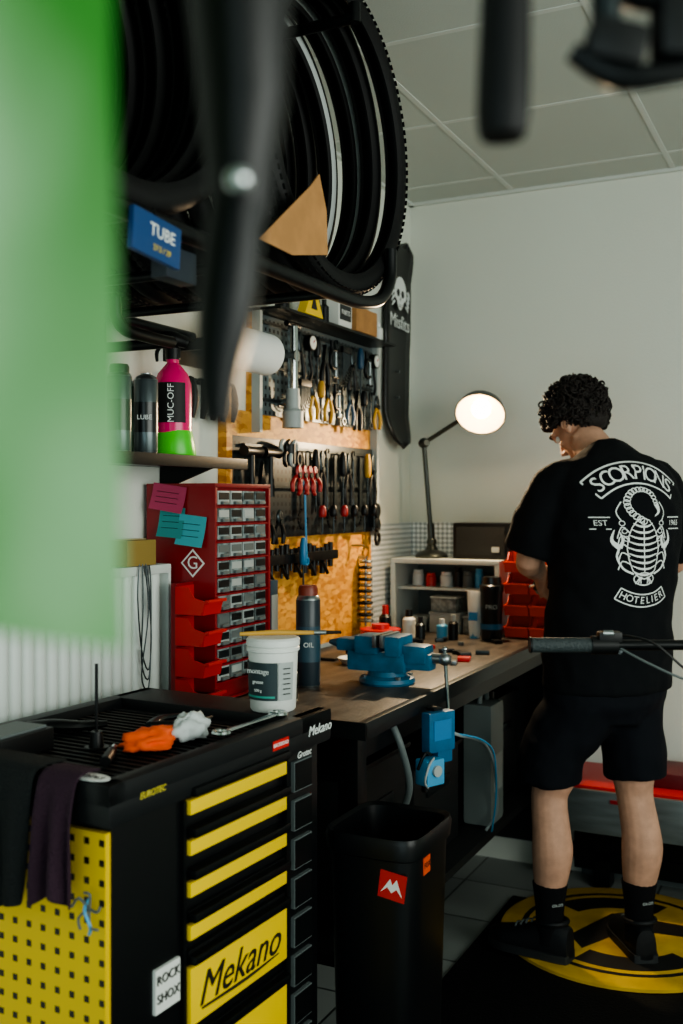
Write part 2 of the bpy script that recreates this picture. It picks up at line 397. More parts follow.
# ------------------------------------------------------------------ radiator
b=B(); RW=mat('radiator_white','d3dad5',.4)
b.bb(.05,.075,.7,2.09,.3,1.235,RW)
y=.72
while y<2.08: b.tube([(.088,y,.32),(.088,y,1.225)],[(.017,.013)]*2,RW,seg=12,up=(1,0,0)); y+=.036
b.bb(.03,.11,.69,2.095,1.222,1.245,RW,bev=.006); b.bb(.03,.11,.69,2.095,.29,.315,RW,bev=.006); b.bb(.03,.108,2.085,2.095,.3,1.23,RW)
b.bb(.003,.05,.9,.95,.4,1.1,RW);b.bb(.003,.05,1.9,1.95,.4,1.1,RW); b.cyl((.06,.75,.3),(.06,.75,.001),.012,WHITE); b.cyl((.06,2.05,.3),(.06,2.05,.001),.012,WHITE)
b.obj('radiator')
b=B()
for k in range(3):
    b.tube([(.115,1.96+.012*k,1.25),(.118,1.95+.02*k,1.17-.02*k),(.114,1.97,1.05-.03*k),(.116,1.995,1.0-.02*k),(.115,2.005,1.1),(.113,1.98+.01*k,1.25),(.1,1.97,1.247)],.0018,DSTEEL,sm=5,seg=6)
b.obj('cable_ties')
b=B(); b.box((.07,1.97,1.276),(.09,.11,.06),mat('box_yellow','8f783c',.8),bev=.002); b.box((.07,1.97,1.307),(.03,.112,.002),mat('tape','b8a87a',.4)); b.obj('cardboard_box')

# ------------------------------------------------------------------ wall shelf + bottles
b=B(); b.bb(0.002,.2,1.3,2.3,1.484,1.5,BLKM,bev=.002); b.bb(.19,.203,1.3,2.3,1.478,1.506,BLKM,bev=.002)
for y in(1.45,2.2): b.prism([(0,0),(.17,0),(0,-.06)],.01,BLKM,pl((.002,y,1.484),(1,0,0),(0,0,1)))
b.obj('wall_shelf')
b=B(); T=Matrix.Translation((.11,2.10,1.5065))@Matrix.Scale(1.08,4)
b.lathe([(0,0),(.052,0),(.054,.006),(.047,.045),(.044,.058),(.0,.058)],GREENB,T,sy=.95)
b.lathe([(.043,.05),(.0435,.14),(.042,.165),(.034,.188),(.02,.205),(.014,.212),(.014,.225)],PINK,T)
b.lathe([(.0,.22),(.017,.22),(.018,.245),(.012,.25),(0,.25)],BLK,T)
b.tube([(.015,.03,.262),(-.0,-.005,.268),(-.02,-.045,.262)],[(.012,.014),(.014,.017),(.009,.010)],BLK,sm=3,mx=T)
b.cyl((-.02,-.045,.262),(-.026,-.06,.261),.008,BLK,mx=T)
b.tube([(-.008,-.022,.258),(-.014,-.04,.235),(-.012,-.043,.212)],[(.007,.004),(.006,.004),(.004,.003)],BLK,sm=4,mx=T)
vs=[];fs=[];n=14
for z in(.075,.165):
    for i in range(n+1):
        a=R(-105+i*90/n); r=.0448 if z<.1 else .0432; vs.append((r*math.cos(a),r*math.sin(a),z))
for i in range(n): fs.append([i,i+1,n+2+i,n+1+i])
b.add(vs,fs,BPR,T)
a=R(-60); b.text('MUC-OFF',pl(T@V((.0455*math.cos(a),.0455*math.sin(a),.118)),(0,0,1),(math.sin(a),-math.cos(a),0)),.022,WHT)
b.obj('spray_bottle')
def can(name,c,r,h,m,cap=None,lab=None,txt=None,ang=-60):
    b=B(); T=Matrix.Translation(V(c))
    b.lathe([(0,0),(r*.93,0),(r,.005),(r,h*.86),(r*.85,h*.9),(r*.45,h*.93),(r*.45,h*.94),(0,h*.94)],m,T,ms=[STEEL,STEEL,m,STEEL,STEEL,STEEL,STEEL])
    if cap: b.lathe([(r*.8,h*.88),(r*.8,h*.97),(r*.7,h),(0,h)],cap,T)
    if lab: b.lathe([(r*1.012,h*.25),(r*1.012,h*.6)],lab,T)
    if txt:
        a=R(ang); b.text(txt,pl(T@V((r*1.02*math.cos(a),r*1.02*math.sin(a),h*.42)),(-math.sin(a),math.cos(a),0),(0,0,1)),r*.55,WHT)
    return b.obj(name)
CK=mat('can_black','14181a',.3); CG3=mat('can_grey','5a6466',.3,.6)
can('aerosol_can',(.13,1.965,1.5065),.028,.2,CG3,None,CK,'LUBE')
can('aerosol_can',(.06,2.01,1.5065),.026,.19,CK,None,CG3)
can('aerosol_can',(.12,1.88,1.5065),.028,.2,CG3,BLK,CK)
can('aerosol_can',(.05,2.21,1.5065),.026,.14,CK,BLK,CG3)
can('lubricant_spray_can',(.295,2.46,.9005),.033,.27,mat('can_dark','26323a',.35),mat('cap_or','7d3220',.4),mat('lab_l','2d4a58',.4),'OIL')
can('metal_canister',(.30,2.24,.9005),.022,.09,STEEL,BLK)
can('metal_canister',(.35,2.26,.9005),.02,.08,DSTEEL,BLK)

# ------------------------------------------------------------------ workbench
b=B(); BT=mat('bench_wood','48423c',.42,var=.5,scale=9,stretch=(3,1,1),bump=.1)
b.bb(.004,.615,2.105,YB-.008,.868,.9,BT,bev=.002); b.bb(.612,.632,2.10,YB-.008,.862,.9015,DSTEEL,bev=.002); b.bb(.004,.632,2.098,2.106,.862,.9015,DSTEEL)
for x in(.05,.57):
    for y in(2.16,3.84): b.bb(x-.025,x+.025,y-.025,y+.025,0.001,.866,BLKM,bev=.003)
b.bb(.55,.59,2.18,3.82,.80,.85,BLKM); b.bb(.03,.06,2.18,3.82,.80,.85,BLKM)
SD=mat('shelf_dark','111415',.6)
b.bb(.02,.56,2.18,3.82,.30,.325,SD); b.bb(.006,.016,2.12,3.88,.1,.86,mat('bench_back','101314',.7)); b.bb(.03,.57,3.86,3.875,.1,.86,SD)
b.obj('workbench')
b=B()
for (x,y,w,d,h) in((.28,2.5,.4,.4,.38),(.28,2.95,.4,.38,.30),(.28,3.62,.4,.3,.36)):
    b.box((x,y,.326+h/2),(w,d,h),mat('crate_dark','0f1213',.5),bev=.01); b.box((x+w/2+.003,y,.326+h*.7),(.006,d*.5,.03),DSTEEL,bev=.002); b.box((x,y,.326+h+.006),(w+.02,d+.02,.014),BLK,bev=.004)
b.obj('storage_crates')
b=B(); T=Matrix.Translation((.50,3.33,.3255)); CG2=mat('canister_grey','7b8482',.4)
b.box((0,0,.20),(.1,.14,.40),CG2,bev=.018,mx=T); b.tube([(0,-.045,.395),(0,-.03,.435),(0,.02,.435),(0,.035,.395)],.009,CG2,sm=4,mx=T); b.cyl((0,.05,.39),(0,.05,.425),.02,BLK,mx=T)
b.box((.0505,0,.17),(.001,.09,.12),LGREY,mx=T); b.obj('jerry_can')
b=B(); b.tube([(.60,2.32,.855),(.625,2.32,.80),(.63,2.36,.70),(.60,2.38,.62),(.55,2.33,.5),(.52,2.25,.34)],.009,GREY,sm=6); b.obj('air_hose')
b=B(); b.tube([(.60,2.62,.80),(.635,2.68,.76),(.64,2.82,.72),(.62,2.99,.66),(.60,3.14,.55),(.58,3.22,.40),(.55,3.2,.335)],.005,mat('pale_hose','98a4a4',.5),sm=6)
b.tube([(.60,2.60,.78),(.645,2.72,.75),(.65,2.88,.70),(.63,3.04,.62),(.60,3.15,.46),(.57,3.2,.335)],.003,LBLUE,sm=6); b.obj('cable_bundle')
b=B(); T=Matrix.Translation((.66,2.45,.765))@Matrix.Rotation(R(-25),4,'Z')
b.box((0,.015,.05),(.03,.09,.10),BLUE,bev=.004,mx=T); b.box((.006,-.02,-.045),(.045,.06,.065),LBLUE,bev=.006,mx=T); b.box((.016,.015,.055),(.002,.06,.05),mat('lab_b','2b78ac',.4),mx=T)
b.box((.0,.03,-.01),(.02,.05,.04),BLUE,bev=.002,mx=T); b.cyl((.027,-.02,-.04),(.036,-.02,-.04),.014,LGREY,mx=T); b.cyl((0,-.03,-.075),(0,-.03,-.095),.010,BLK,mx=T)
b.tube([(.02,-.03,0),(.03,-.06,.01),(.02,-.075,-.03)],.004,BLKM,sm=3,mx=T); b.tube([(.02,-.02,-.01),(.035,-.05,-.02),(.03,-.06,-.06),(.02,-.04,-.08)],.003,LGREY,sm=4,mx=T)
b.box((-.03,.02,.103),(.05,.03,.006),DSTEEL,mx=T); b.obj('lubricant_dispenser')

# vise
b=B(); T=Matrix.Translation((.465,2.60,.9005)); VB=mat('vise_blue','1b6080',.42,var=.2,scale=25)
b.lathe([(0,0),(.075,0),(.078,.006),(.075,.016),(.055,.022),(.05,.035),(0,.035)],VB,T)
b.box((-.02,0,.06),(.17,.075,.055),VB,bev=.01,mx=T)
b.box((-.045,0,.105),(.07,.09,.05),VB,bev=.01,mx=T)
b.box((-.105,0,.10),(.075,.055,.035),VB,bev=.008,mx=T); b.tube([(-.14,0,.1),(-.175,0,.102)],[(.022,.016),(.006,.006)],VB,mx=T)
b.box((-.013,0,.118),(.012,.115,.034),STEEL,bev=.001,mx=T); b.box((.008,0,.118),(.012,.115,.034),STEEL,bev=.001,mx=T)
b.box((.035,0,.105),(.045,.10,.055),VB,bev=.01,mx=T); b.box((.05,0,.065),(.17,.05,.045),VB,bev=.008,mx=T)
b.box((.09,0,.085),(.07,.07,.05),VB,bev=.014,mx=T)
b.cyl((.12,0,.075),(.165,0,.075),.014,STEEL,mx=T); b.sph((.168,0,.075),.018,STEEL,mx=T)
b.cyl((.168,0,.10),(.175,.008,-.075),.005,CHROME,mx=T); b.sph((.168,0,.102),.008,CHROME,mx=T); b.sph((.175,.008,-.077),.008,CHROME,mx=T)
for a in(40,140,220,320): b.cyl((.066*math.cos(R(a)),.066*math.sin(R(a)),.014),(.066*math.cos(R(a)),.066*math.sin(R(a)),.024),.008,STEEL,seg=6,mx=T)
b.obj('bench_vise')
def dish(name,c,r,h,m):
    single(name,lambda b:b.lathe([(0,0),(r*.7,0),(r,h),(r*.94,h),(r*.65,h*.25),(0,h*.25)],m,Matrix.Translation(V(c))))
dish('parts_dish',(.24,2.86,.9005),.05,.018,WHITE)
b=B(); T=Matrix.Translation((.17,3.22,.9005)); b.lathe([(0,0),(.05,0),(.068,.04),(.07,.062),(0,.064)],RED,T,ms=[LGREY,LGREY,RED,RED]); b.cyl((0,0,.064),(0,0,.078),.03,RED,mx=T); b.obj('lidded_bowl')
b=B(); b.box((.14,2.92,.905),(.06,.1,.008),mat('plate_b','20272a',.5),bev=.002); b.box((.16,3.05,.907),(.05,.06,.013),BLK,bev=.003); b.tube([(.2,3.0,.906),(.3,3.02,.906),(.33,3.1,.906)],.004,DSTEEL,sm=4)
for i in range(22): b.box((random.uniform(.15,.55),random.uniform(2.95,3.5),.9065),(random.uniform(.01,.04),random.uniform(.01,.05),.012),random.choice([BLK,DSTEEL,GREY,STEEL,RED]),rot=(0,0,random.uniform(0,3)),bev=.002)
b.obj('small_parts')
for (x,y,r,h,m,c_) in((.10,3.42,.022,.12,BLK,RED),(.16,3.50,.025,.10,WHITE,BLK),(.22,3.46,.018,.08,DSTEEL,BLK),(.28,3.52,.02,.07,LBLUE,WHITE),(.33,3.50,.018,.09,BLK,LGREY)):
    b=B(); b.lathe([(0,0),(r,0),(r,h*.65),(r*.5,h*.75)],m,Matrix.Translation((x,y,.9005))); b.lathe([(r*.55,h*.72),(r*.5,h),(0,h)],c_,Matrix.Translation((x,y,.9005))); b.obj('oil_bottle')

# ------------------------------------------------------------------ small-parts cabinet
b=B(); x0,x1,y0,y1,z0,z1=.015,.215,2.125,2.385,.9005,1.435
b.bb(x0,x1-.012,y0,y1,z0,z1,REDM); b.bb(x0,x1+.004,y0-.004,y0+.006,z0,z1,REDM,bev=.001); b.bb(x0,x1+.004,y1-.006,y1+.004,z0,z1,REDM,bev=.001)
b.bb(x0,x1+.004,y0-.004,y1+.004,z1-.004,z1+.006,REDM,bev=.001)
nr,nc=12,4
for i in range(nr):
    za=z0+.008+i*(z1-z0-.016)/nr; hh=(z1-z0-.016)/nr
    for j in range(nc):
        ya=y0+.012+j*(y1-y0-.024)/nc; ww=(y1-y0-.024)/nc
        if i<1:continue
        b.bb(x1-.012,x1,ya+.003,ya+ww-.003,za+.005,za+hh-.004,random.choice([CLEAR,GREY,CLEAR,LGREY]),bev=.002)
        b.bb(x1,x1+.008,ya+ww*.25,ya+ww*.75,za+hh*.12,za+hh*.3,GREY,bev=.001)
        b.bb(x1-.001,x1+.0015,ya+ww*.12,ya+ww*.88,za+hh*.40,za+hh*.80,random.choice([GREY,BLK,DSTEEL,BLK,DSTEEL,LGREY]))
    b.bb(x1-.012,x1+.003,y0,y1,za-.0035,za+.001,REDM)
T=pl((.155,y0-.0048,1.245),(1,0,0),(0,0,1)); b.prism([(0,-.035),(.035,0),(0,.035),(-.035,0)],.001,WHT,T); b.prism([(0,-.029),(.029,0),(0,.029),(-.029,0)],.0016,REDM,T); b.text('G',T@Matrix.Translation((0,0,.001)),.045,WHT)
def binm(b,M,w,d,h,m):
    t=.003; side=[(0,0),(d,0),(d+.012,h*.5),(d*.72,h*.62),(d*.5,h),(0,h)]
    for yy in(-w/2,w/2): b.prism(side,t,m,M@pl((0,yy,0),(1,0,0),(0,0,1)))
    b.box((t/2,0,h/2),(t,w,h),m,mx=M); b.box((d/2,0,t/2),(d,w,t),m,mx=M)
    b.box((d+.006,0,h*.25),(t,w,h*.5),m,mx=M,rot=(0,R(12),0)); b.box((d+.015,0,h*.5),(.012,w+.004,.008),m,mx=M,bev=.002)
    b.box((d*.5,0,h*.3),(d*.8,w*.8,h*.25),DSTEEL,mx=M)
for i in range(4): binm(b,Matrix.Translation((.155,2.085,.905+i*.074)),.075,.075,.066,RED)
b.bb(.14,.156,2.05,2.125,.9015,1.2,REDM)
b.obj('parts_organizer_cabinet')
def note(name,c,w,h,m,rot,n=(0,-1,0)):
    b=B(); vs=[];fs=[];k=6
    for i in range(k+1):
        f=i/k
        for s in(-1,1): vs.append((s*w/2,h/2-h*f,.012*f*f))
    for i in range(k): fs.append([2*i,2*i+1,2*i+3,2*i+2])
    b.add(vs,fs,m); 
    for q in range(3): b.tube([(-w*.35,h*.2-q*h*.2,.0012+.012*(.3+.2*q)**2),(w*.3,h*.22-q*h*.2,.0012+.012*(.3+.2*q)**2)],.0006,BPR,seg=4)
    o=b.obj(name,norm=False); o.matrix_world=pl(c,(1,0,0),(0,0,1))@Matrix.Rotation(rot,4,'Z'); return o
note('sticky_note',(.085,2.118,1.405),.10,.065,mat('note_pink','b33e62',.7),R(-8))
note('sticky_note',(.095,2.1175,1.345),.075,.075,mat('note_teal2','2f8f8f',.7),R(-4))
note('sticky_note',(.155,2.116,1.325),.08,.075,mat('note_teal','46a9b4',.7),R(-6))

# ------------------------------------------------------------------ tool wall
PB0,PB1=2.50,3.47
b=B(); b.bb(.002,.022,PB0,PB1,.92,1.66,OSB); b.bb(.002,.022,PB0+.12,PB1,1.66,1.955,OSB); b.bb(.002,.03,PB0-.03,PB0,1.25,1.72,OSB)
PG=mat_holes('perforated_steel','2b3234','050607',.025,.011,('Y','Z'),.4,.4)
PG2=mat_holes('perforated_steel_light','646e70','101315',.025,.011,('Y','Z'),.4,.4)
b.bb(.022,.03,PB0+.14,PB1-.01,1.655,1.955,PG2,bev=.001); b.bb(.022,.03,PB0,PB1-.01,1.285,1.585,PG,bev=.001)
b.bb(.022,.05,PB0+.12,PB0+.135,1.60,1.97,LGREY); b.bb(.022,.05,PB1-.01,PB1+.005,1.27,1.97,LGREY)
b.bb(.002,.12,PB0+.12,PB1,1.958,1.966,BLKM)
for z in(1.93,1.80,1.70,1.56,1.44): b.bb(.03,.042,PB0+.05 if z<1.6 else PB0+.15,PB1-.03,z-.004,z+.004,DSTEEL)
b.obj('tool_pegboard')
def TP(y,z,x=.05,rot=0): return pl((x,y,z),(0,1,0),(0,0,1))@Matrix.Rotation(R(rot),4,'Z')
def pliers(y,z,L,m,rot=0,x=.054,hm=None):
    b=B(); M=TP(y,z,x,rot); hm=hm or DSTEEL
    b.tube([(0,0,0),(.006,L*.18,0),(.002,L*.34,0)],[(.011,.006),(.011,.006),(.003,.004)],hm,sm=3,mx=M,up=(0,0,1))
    b.tube([(0,0,.001),(-.006,L*.18,0),(-.002,L*.34,0)],[(.011,.006),(.011,.006),(.003,.004)],hm,sm=3,mx=M,up=(0,0,1))
    b.cyl((0,0,-.008),(0,0,.01),.009,DSTEEL,mx=M)
    for s in(-1,1): b.tube([(0,0,0),(s*.014,-L*.15,0),(s*.026,-L*.4,0),(s*.018,-L*.66,0)],[(.006,.005),(.007,.006),(.0085,.007),(.006,.006)],m,sm=4,mx=M,up=(0,0,1))
    b.obj('pliers')
def wrench(y,z,L,m=STEEL,rot=0,x=.05):
    b=B(); M=TP(y,z,x,rot)
    b.tube([(0,L/2-.01,0),(0,0,0),(0,-L/2+.01,0)],[(.006,.003),(.0045,.0025),(.006,.003)],m,mx=M)
    w=.014; b.prism([(-w,L/2+.012),(-w*.45,L/2+.02),(-w*.42,L/2+.004),(w*.42,L/2+.004),(w*.45,L/2+.02),(w,L/2+.012),(w*.9,L/2-.008),(0,L/2-.018),(-w*.9,L/2-.008)],.006,m,M)
    b.tor(M@V((0,-L/2,0)),(1,0,0),.011,.004,m,seg=18,rs=6); b.obj('combination_wrench')
def driver(y,z,L,m,rot=0,x=.058):
    b=B(); M=TP(y,z,x,rot)
    b.tube([(0,0,0),(0,L*.05,0),(0,L*.25,0),(0,L*.38,0),(0,L*.42,0)],[.008,.012,.0125,.009,.006],m,sm=2,mx=M); b.cyl((0,0,0),(0,-L*.55,0),.003,DSTEEL,mx=M)
    b.tube([(0,-L*.55,0),(0,-L*.6,0)],[(.004,.003),(.005,.001)],DSTEEL,mx=M); b.obj('screwdriver')
def hammer(y,z,L,x=.06):
    b=B(); M=TP(y,z,x)
    b.tube([(-.045,0,0),(-.03,0,0),(.03,0,0),(.045,0,0)],[.017,.013,.013,.016],BLK,mx=M); b.tube([(0,0,0),(0,-L*.4,0),(0,-L,0)],[(.009,.007),(.009,.007),(.013,.010)],BLK,mx=M); b.obj('mallet')
def cwhip(y,z,L,rot=0):
    b=B(); M=TP(y,z,.052,rot); b.prism([(-.011,0),(.011,0),(.008,L),(-.008,L)],.006,DSTEEL,M); 
    for i in range(14):
        a=i*.4; b.box((.03*math.cos(a)-.03,-.02-.03*math.sin(a),.004),(.012,.009,.005),BLKM,mx=M)
    b.obj('chain_whip')
def cutter(y,z,L,m,x=.058):
    b=B(); M=TP(y,z,x)
    b.prism([(-.012,0),(0,.05),(.012,0),(0,-.015)],.012,DSTEEL,M)
    for s in(-1,1): b.tube([(s*.004,0,0),(s*.022,-L*.3,0),(s*.02,-L*.8,0)],[.006,.009,.008],m,sm=4,mx=M)
    b.obj('cable_cutter')
def gauge(y,z,x=.06):
    b=B(); M=TP(y,z,x); b.cyl((0,0,-.01),(0,0,.012),.026,BLK,mx=M,seg=24); b.cyl((0,0,.012),(0,0,.013),.021,WHITE,mx=M,seg=24); b.cyl((0,0,.0131),(.010,.010,.0131),.0015,RED,seg=6,mx=M)
    b.tube([(0,-.025,0),(0,-.05,0),(.012,-.09,0),(0,-.12,0)],.005,BLK,sm=3,mx=M); b.obj('pressure_gauge')
def clampt(y,z,L,x=.06):
    b=B(); M=TP(y,z,x); b.tube([(.02,0,0),(-.012,-.004,0),(-.018,-L*.3,0),(-.01,-L*.5,0),(.02,-L*.5,0)],.007,BLKM,sm=3,mx=M); b.cyl((.02,-L*.5-.03,0),(.02,-L*.5+.06,0),.005,STEEL,mx=M); b.cyl((0.0,-L*.5-.03,0),(.04,-L*.5-.03,0),.004,BLK,mx=M)
    b.tube([(-.01,0,0),(-.01,.03,0)],.006,BLKM,mx=M); b.obj('chain_tool')
def allen(y,z,L,x=.056):
    b=B(); M=TP(y,z,x)
    for i in range(6): b.tube([(i*.010-.025,0,0),(i*.010-.025,-L*(1-.09*i),0),(i*.010-.015,-L*(1-.09*i)-.008,0),(i*.010+.005,-L*(1-.09*i)-.008,0)],.0028,DSTEEL,seg=6,mx=M)
    b.box((0,-.008,0),(.07,.02,.012),BLK,mx=M,bev=.002); b.obj('hex_key_set')
DB=mat('dark_blue_grip','16405c',.45); RG=mat('red_grip','9a1a1a',.45); YG=mat('yellow_grip','b78a1e',.5); TB=mat('teal_grip','2478a8',.4)
# upper panel, top row: mixed tools
seqU=['p','g','d','c','k','w','a','p','d','k','g']
for i,t in enumerate(seqU):
    y=2.86+i*.055
    if t=='p': pliers(y,1.87,.17,BLK,random.uniform(-5,5))
    elif t=='g': gauge(y,1.90)
    elif t=='d': driver(y,1.86,random.uniform(.13,.19),random.choice([BLK,DB]))
    elif t=='c': cutter(y,1.86,.15,BLK)
    elif t=='k': clampt(y,1.90,.12)
    elif t=='w': wrench(y,1.85,.14,DSTEEL,random.uniform(-8,8))
    else: allen(y,1.92,.11)
seqL=['a','p','d','p','k','w','p','c','d','w','p']
for i,t in enumerate(seqL):
    y=2.865+i*.055
    if t=='p': pliers(y,1.735,.12,random.choice([BLK,BLK,YG,RG,DB]),random.uniform(-6,6),x=.07)
    elif t=='d': driver(y,1.73,.13,random.choice([BLK,YG]),x=.07)
    elif t=='k': clampt(y,1.755,.10,.07)
    elif t=='a': allen(y,1.775,.09,.07)
    elif t=='c': cutter(y,1.73,.11,BLK,.07)
    else: wrench(y,1.715,.10,DSTEEL,0,.07)
# lower panel
for i in range(11):
    y=2.91+i*.050
    k=i%4
    if k==0: cwhip(y,1.36,.19)
    elif k==1: driver(y,1.48,.20,random.choice([YG,BLK,BLK]))
    elif k==2: pliers(y,1.50,.18,BLK)
    else: wrench(y,1.45,.20,DSTEEL)
for i in range(6): driver(2.94+i*.08,1.345,.09,random.choice([BLK,BLK,RG,BLK]),x=.092)
wrench(2.83,1.33,.24,TB,3,.09); driver(2.815,1.20,.20,TB,0,.09)
hammer(2.56,1.54,.15); hammer(2.67,1.54,.13); cutter(2.615,1.46,.13,BLK,.06); clampt(2.54,1.36,.12,.06); 
for i in range(4): pliers(2.725+i*.037,1.475,.085,RG,i*10-15,.12,RG)
for i in range(3): pliers(2.60+i*.06,1.335,.10,BLK,0,.06)
b=B()
for i in range(6): b.tor((.06+.004*i,2.74+.03*(i%3),1.56-.035*(i//3)),(1,.2,0),.020,.007,BLK if i%2 else LGREY,seg=20,rs=6)
b.cyl((.07,2.765,1.57),(.07,2.765,1.51),.018,BLK)
b.obj('bearing_press')
b=B()
b.cyl((.075,2.775,1.62),(.075,2.775,1.93),.016,CHROME); b.lathe([(0,0),(.032,0),(.032,.05),(.022,.06),(.02,.12),(0,.12)],LGREY,Matrix.Translation((.075,2.775,1.62))); b.cyl((.033,2.775,1.84),(.09,2.775,1.84),.018,STEEL); b.cyl((.075,2.735,1.935),(.075,2.815,1.935),.009,BLK); b.cyl((.033,2.775,1.7),(.075,2.775,1.7),.01,STEEL)
b.obj('hand_pump')
b=B(); b.bb(.032,.07,2.64,3.10,1.205,1.235,BLKM,bev=.003)
for i in range(15):
    y=2.66+i*.03; L=random.uniform(.015,.05); b.cyl((.05,y,1.235),(.05,y,1.235+random.uniform(.01,.03)),.009,BLK); b.cyl((.05,y,1.205),(.05,y,1.205-L),.004 if i%2 else .009,DSTEEL if i%2 else BLK)
    if i%3==0: b.cyl((.06,y-.02,1.20),(.06,y+.02,1.16),.006,BLK)
b.obj('bit_rack')
b=B(); b.cyl((.023,3.30,1.24),(.07,3.30,1.24),.004,STEEL)
b.cyl((.05,3.36,.95),(.05,3.36,1.2),.004,STEEL)
for i in range(11): b.tor((.05,3.36,.97+i*.021),(0,0,1),.024-.0006*i,.006,DSTEEL if i%2 else STEEL,seg=20,rs=6)
b.bb(.023,.056,3.355,3.365,1.19,1.2,STEEL); b.obj('sprocket_stack')
b=B()
for i in range(3): b.tor((.06,3.44,1.36-.05*i),(1,.1,0),.022,.006,BLK); 
b.bb(.031,.065,3.432,3.448,1.30,1.385,DSTEEL); b.obj('hose_clamps')
# paper roll
b=B(); PR=mat('paper_roll','e2e7e6',.85); b.lathe([(.02,0),(.057,0),(.057,.225),(.02,.225)],PR,zdir((.16,2.245,1.80),(0,1,0)),seg=40,closed=True); b.cyl((.16,2.225,1.80),(.16,2.49,1.80),.017,CARD)
b.bb(.002,.17,2.215,2.227,1.785,1.815,BLKM); b.bb(.002,.17,2.488,2.50,1.785,1.815,BLKM); b.bb(.002,.01,2.21,2.505,1.76,1.84,BLKM); b.obj('paper_towel_roll')
b=B()
for i in range(5): b.tube([(.012,2.30+.05*i,1.72),(.03,2.30+.05*i,1.725),(.035,2.305+.05*i,1.67),(.03,2.30+.05*i,1.62)],[.003,.006,.012,.007],BLK,sm=3)
b.bb(.003,.012,2.28,2.46,1.715,1.73,BLKM); b.obj('tool_hook_rail')
# boxes on ledge
b=B(); b.box((.07,3.22,2.01),(.1,.17,.082),CARD,bev=.002); b.box((.07,3.22,2.052),(.102,.03,.002),mat('tape','c8b98a',.4)); b.obj('cardboard_box')
b=B(); b.box((.07,3.06,2.014),(.09,.10,.09),WHITE,bev=.002); b.box((.116,3.06,2.014),(.002,.08,.05),mat('lab_blk','1f2325',.5)); b.text('PARTS',pl((.1175,3.06,2.014),(0,1,0),(0,0,1)),.022,WHT); b.obj('parts_box')
b=B(); b.prism([(-.06,-.05),(.06,-.05),(0,.06)],.03,mat('yellow_sign','e6c21a',.5),pl((.10,2.84,2.02),(0,1,0),(0,0,1))); b.prism([(-.02,-.03),(.02,-.03),(0,.018)],.032,BPR,pl((.10,2.84,2.02),(0,1,0),(0,0,1))); b.obj('warning_sign')
for i,(y,r,h) in enumerate(((2.70,.022,.09),(2.93,.016,.07),(2.975,.016,.08),(3.34,.022,.09),(3.40,.018,.07))): single('oil_bottle',lambda b:b.lathe([(0,0),(r,0),(r,h*.7),(r*.5,h*.8),(r*.5,h),(0,h)],random.choice([BLK,WHITE,DSTEEL]),Matrix.Translation((.08,y,1.9665))))
b=B(); b.box((.16,2.47,1.04),(.05,.04,.28),mat('slim_box','1f3e50',.5),bev=.003); b.box((.186,2.47,1.08),(.001,.034,.12),LGREY); b.obj('tube_box')

# ------------------------------------------------------------------ tire rack
RX=.672; RZ=1.815
b=B()
b.tube([(RX,.7,RZ),(RX,1.2,RZ),(RX,1.6,RZ),(RX,1.88,RZ),(RX,2.0,RZ+.006),(RX,2.09,RZ+.03),(RX,2.14,RZ+.08),(RX,2.145,RZ+.15)],.0145,BLKM,sm=4)
for y in(.8,1.2,1.55,1.84): b.tube([(.004,y,RZ-.004),(RX,y,RZ-.004)],.010,BLKM)
b.tube([(.10,.7,RZ),(.10,2.2,RZ)],.012,BLKM)
b.tube([(.25,1.70,RZ+.0),(.25,1.702,1.79),(.25,1.705,1.775),(.25,1.73,1.755),(.25,1.79,1.75),(.25,1.90,1.75)],.013,BLKM,sm=4); b.cyl((.25,1.90,1.75),(.004,1.90,1.75),.012,BLKM)
b.cyl((.004,1.70,RZ),(.25,1.70,RZ),.012,BLKM)
for y in(1.24,1.94): b.cyl((.004,y,2.40),(.68,y,2.40),.012,BLKM); b.cyl((.68,y,2.39),(.68,y,2.43),.012,BLKM)
for y in(.8,1.24,1.94): b.bb(.003,.010,y-.03,y+.03,1.74,2.43,BLKM)
b.obj('tire_rack')
def tiremesh(stripe,knob):
    b=B(); P=[(.336,0),(.334,.012),(.325,.021),(.308,.025),(.296,.020),(.288,.015),(.288,.010),(.296,.012),(.310,.018),(.322,.012),(.326,0),(.322,-.012),(.310,-.018),(.296,-.012),(.288,-.010),(.288,-.015),(.296,-.020),(.308,-.025),(.325,-.021),(.334,-.012)]
    ms=[RUB]*len(P)
    if stripe: 
        ms[3]=stripe; ms[16]=stripe
    M=Matrix.Rotation(R(90),4,'Y')
    b.lathe(P,RUB,M,seg=80,closed=True,ms=ms)
    if knob:
        n=110
        for i in range(n):
            for q,(o,w,rr) in enumerate(((-.022,.008,.324),(-.011,.009,.3330),(0,.010,.3362),(.011,.009,.3330),(.022,.008,.324))):
                a=2*math.pi*(i+(q%2)*.5)/n
                b.box((o,0,rr),(w,.011,.0022),RUB,mx=Matrix.Rotation(a,4,'X'),bev=0)
    return b.obj('bicycle_tire',ang=45)
S1=mat('tire_stripe','b2b8b6',.6); S2=mat('tire_tan','3d2f22',.7)
prot=[tiremesh(None,True),tiremesh(S1,False),tiremesh(None,False),tiremesh(S2,True)]
used=set()
def tire(k,x,y,sc,yaw):
    o=prot[k]
    if k in used: o=D.objects.new('bicycle_tire',prot[k].data); SC.collection.objects.link(o)
    used.add(k)
    o.matrix_world=Matrix.Translation((x,y,RZ+.013+.3385*sc))@Matrix.Rotation(R(yaw),4,'Z')@Matrix.Scale(sc,4)
seqA=[0,2,0,2,0,2,2,1,1,2,0]; seqB=[0,2,3,0,2,0,2,0,2,0,2]
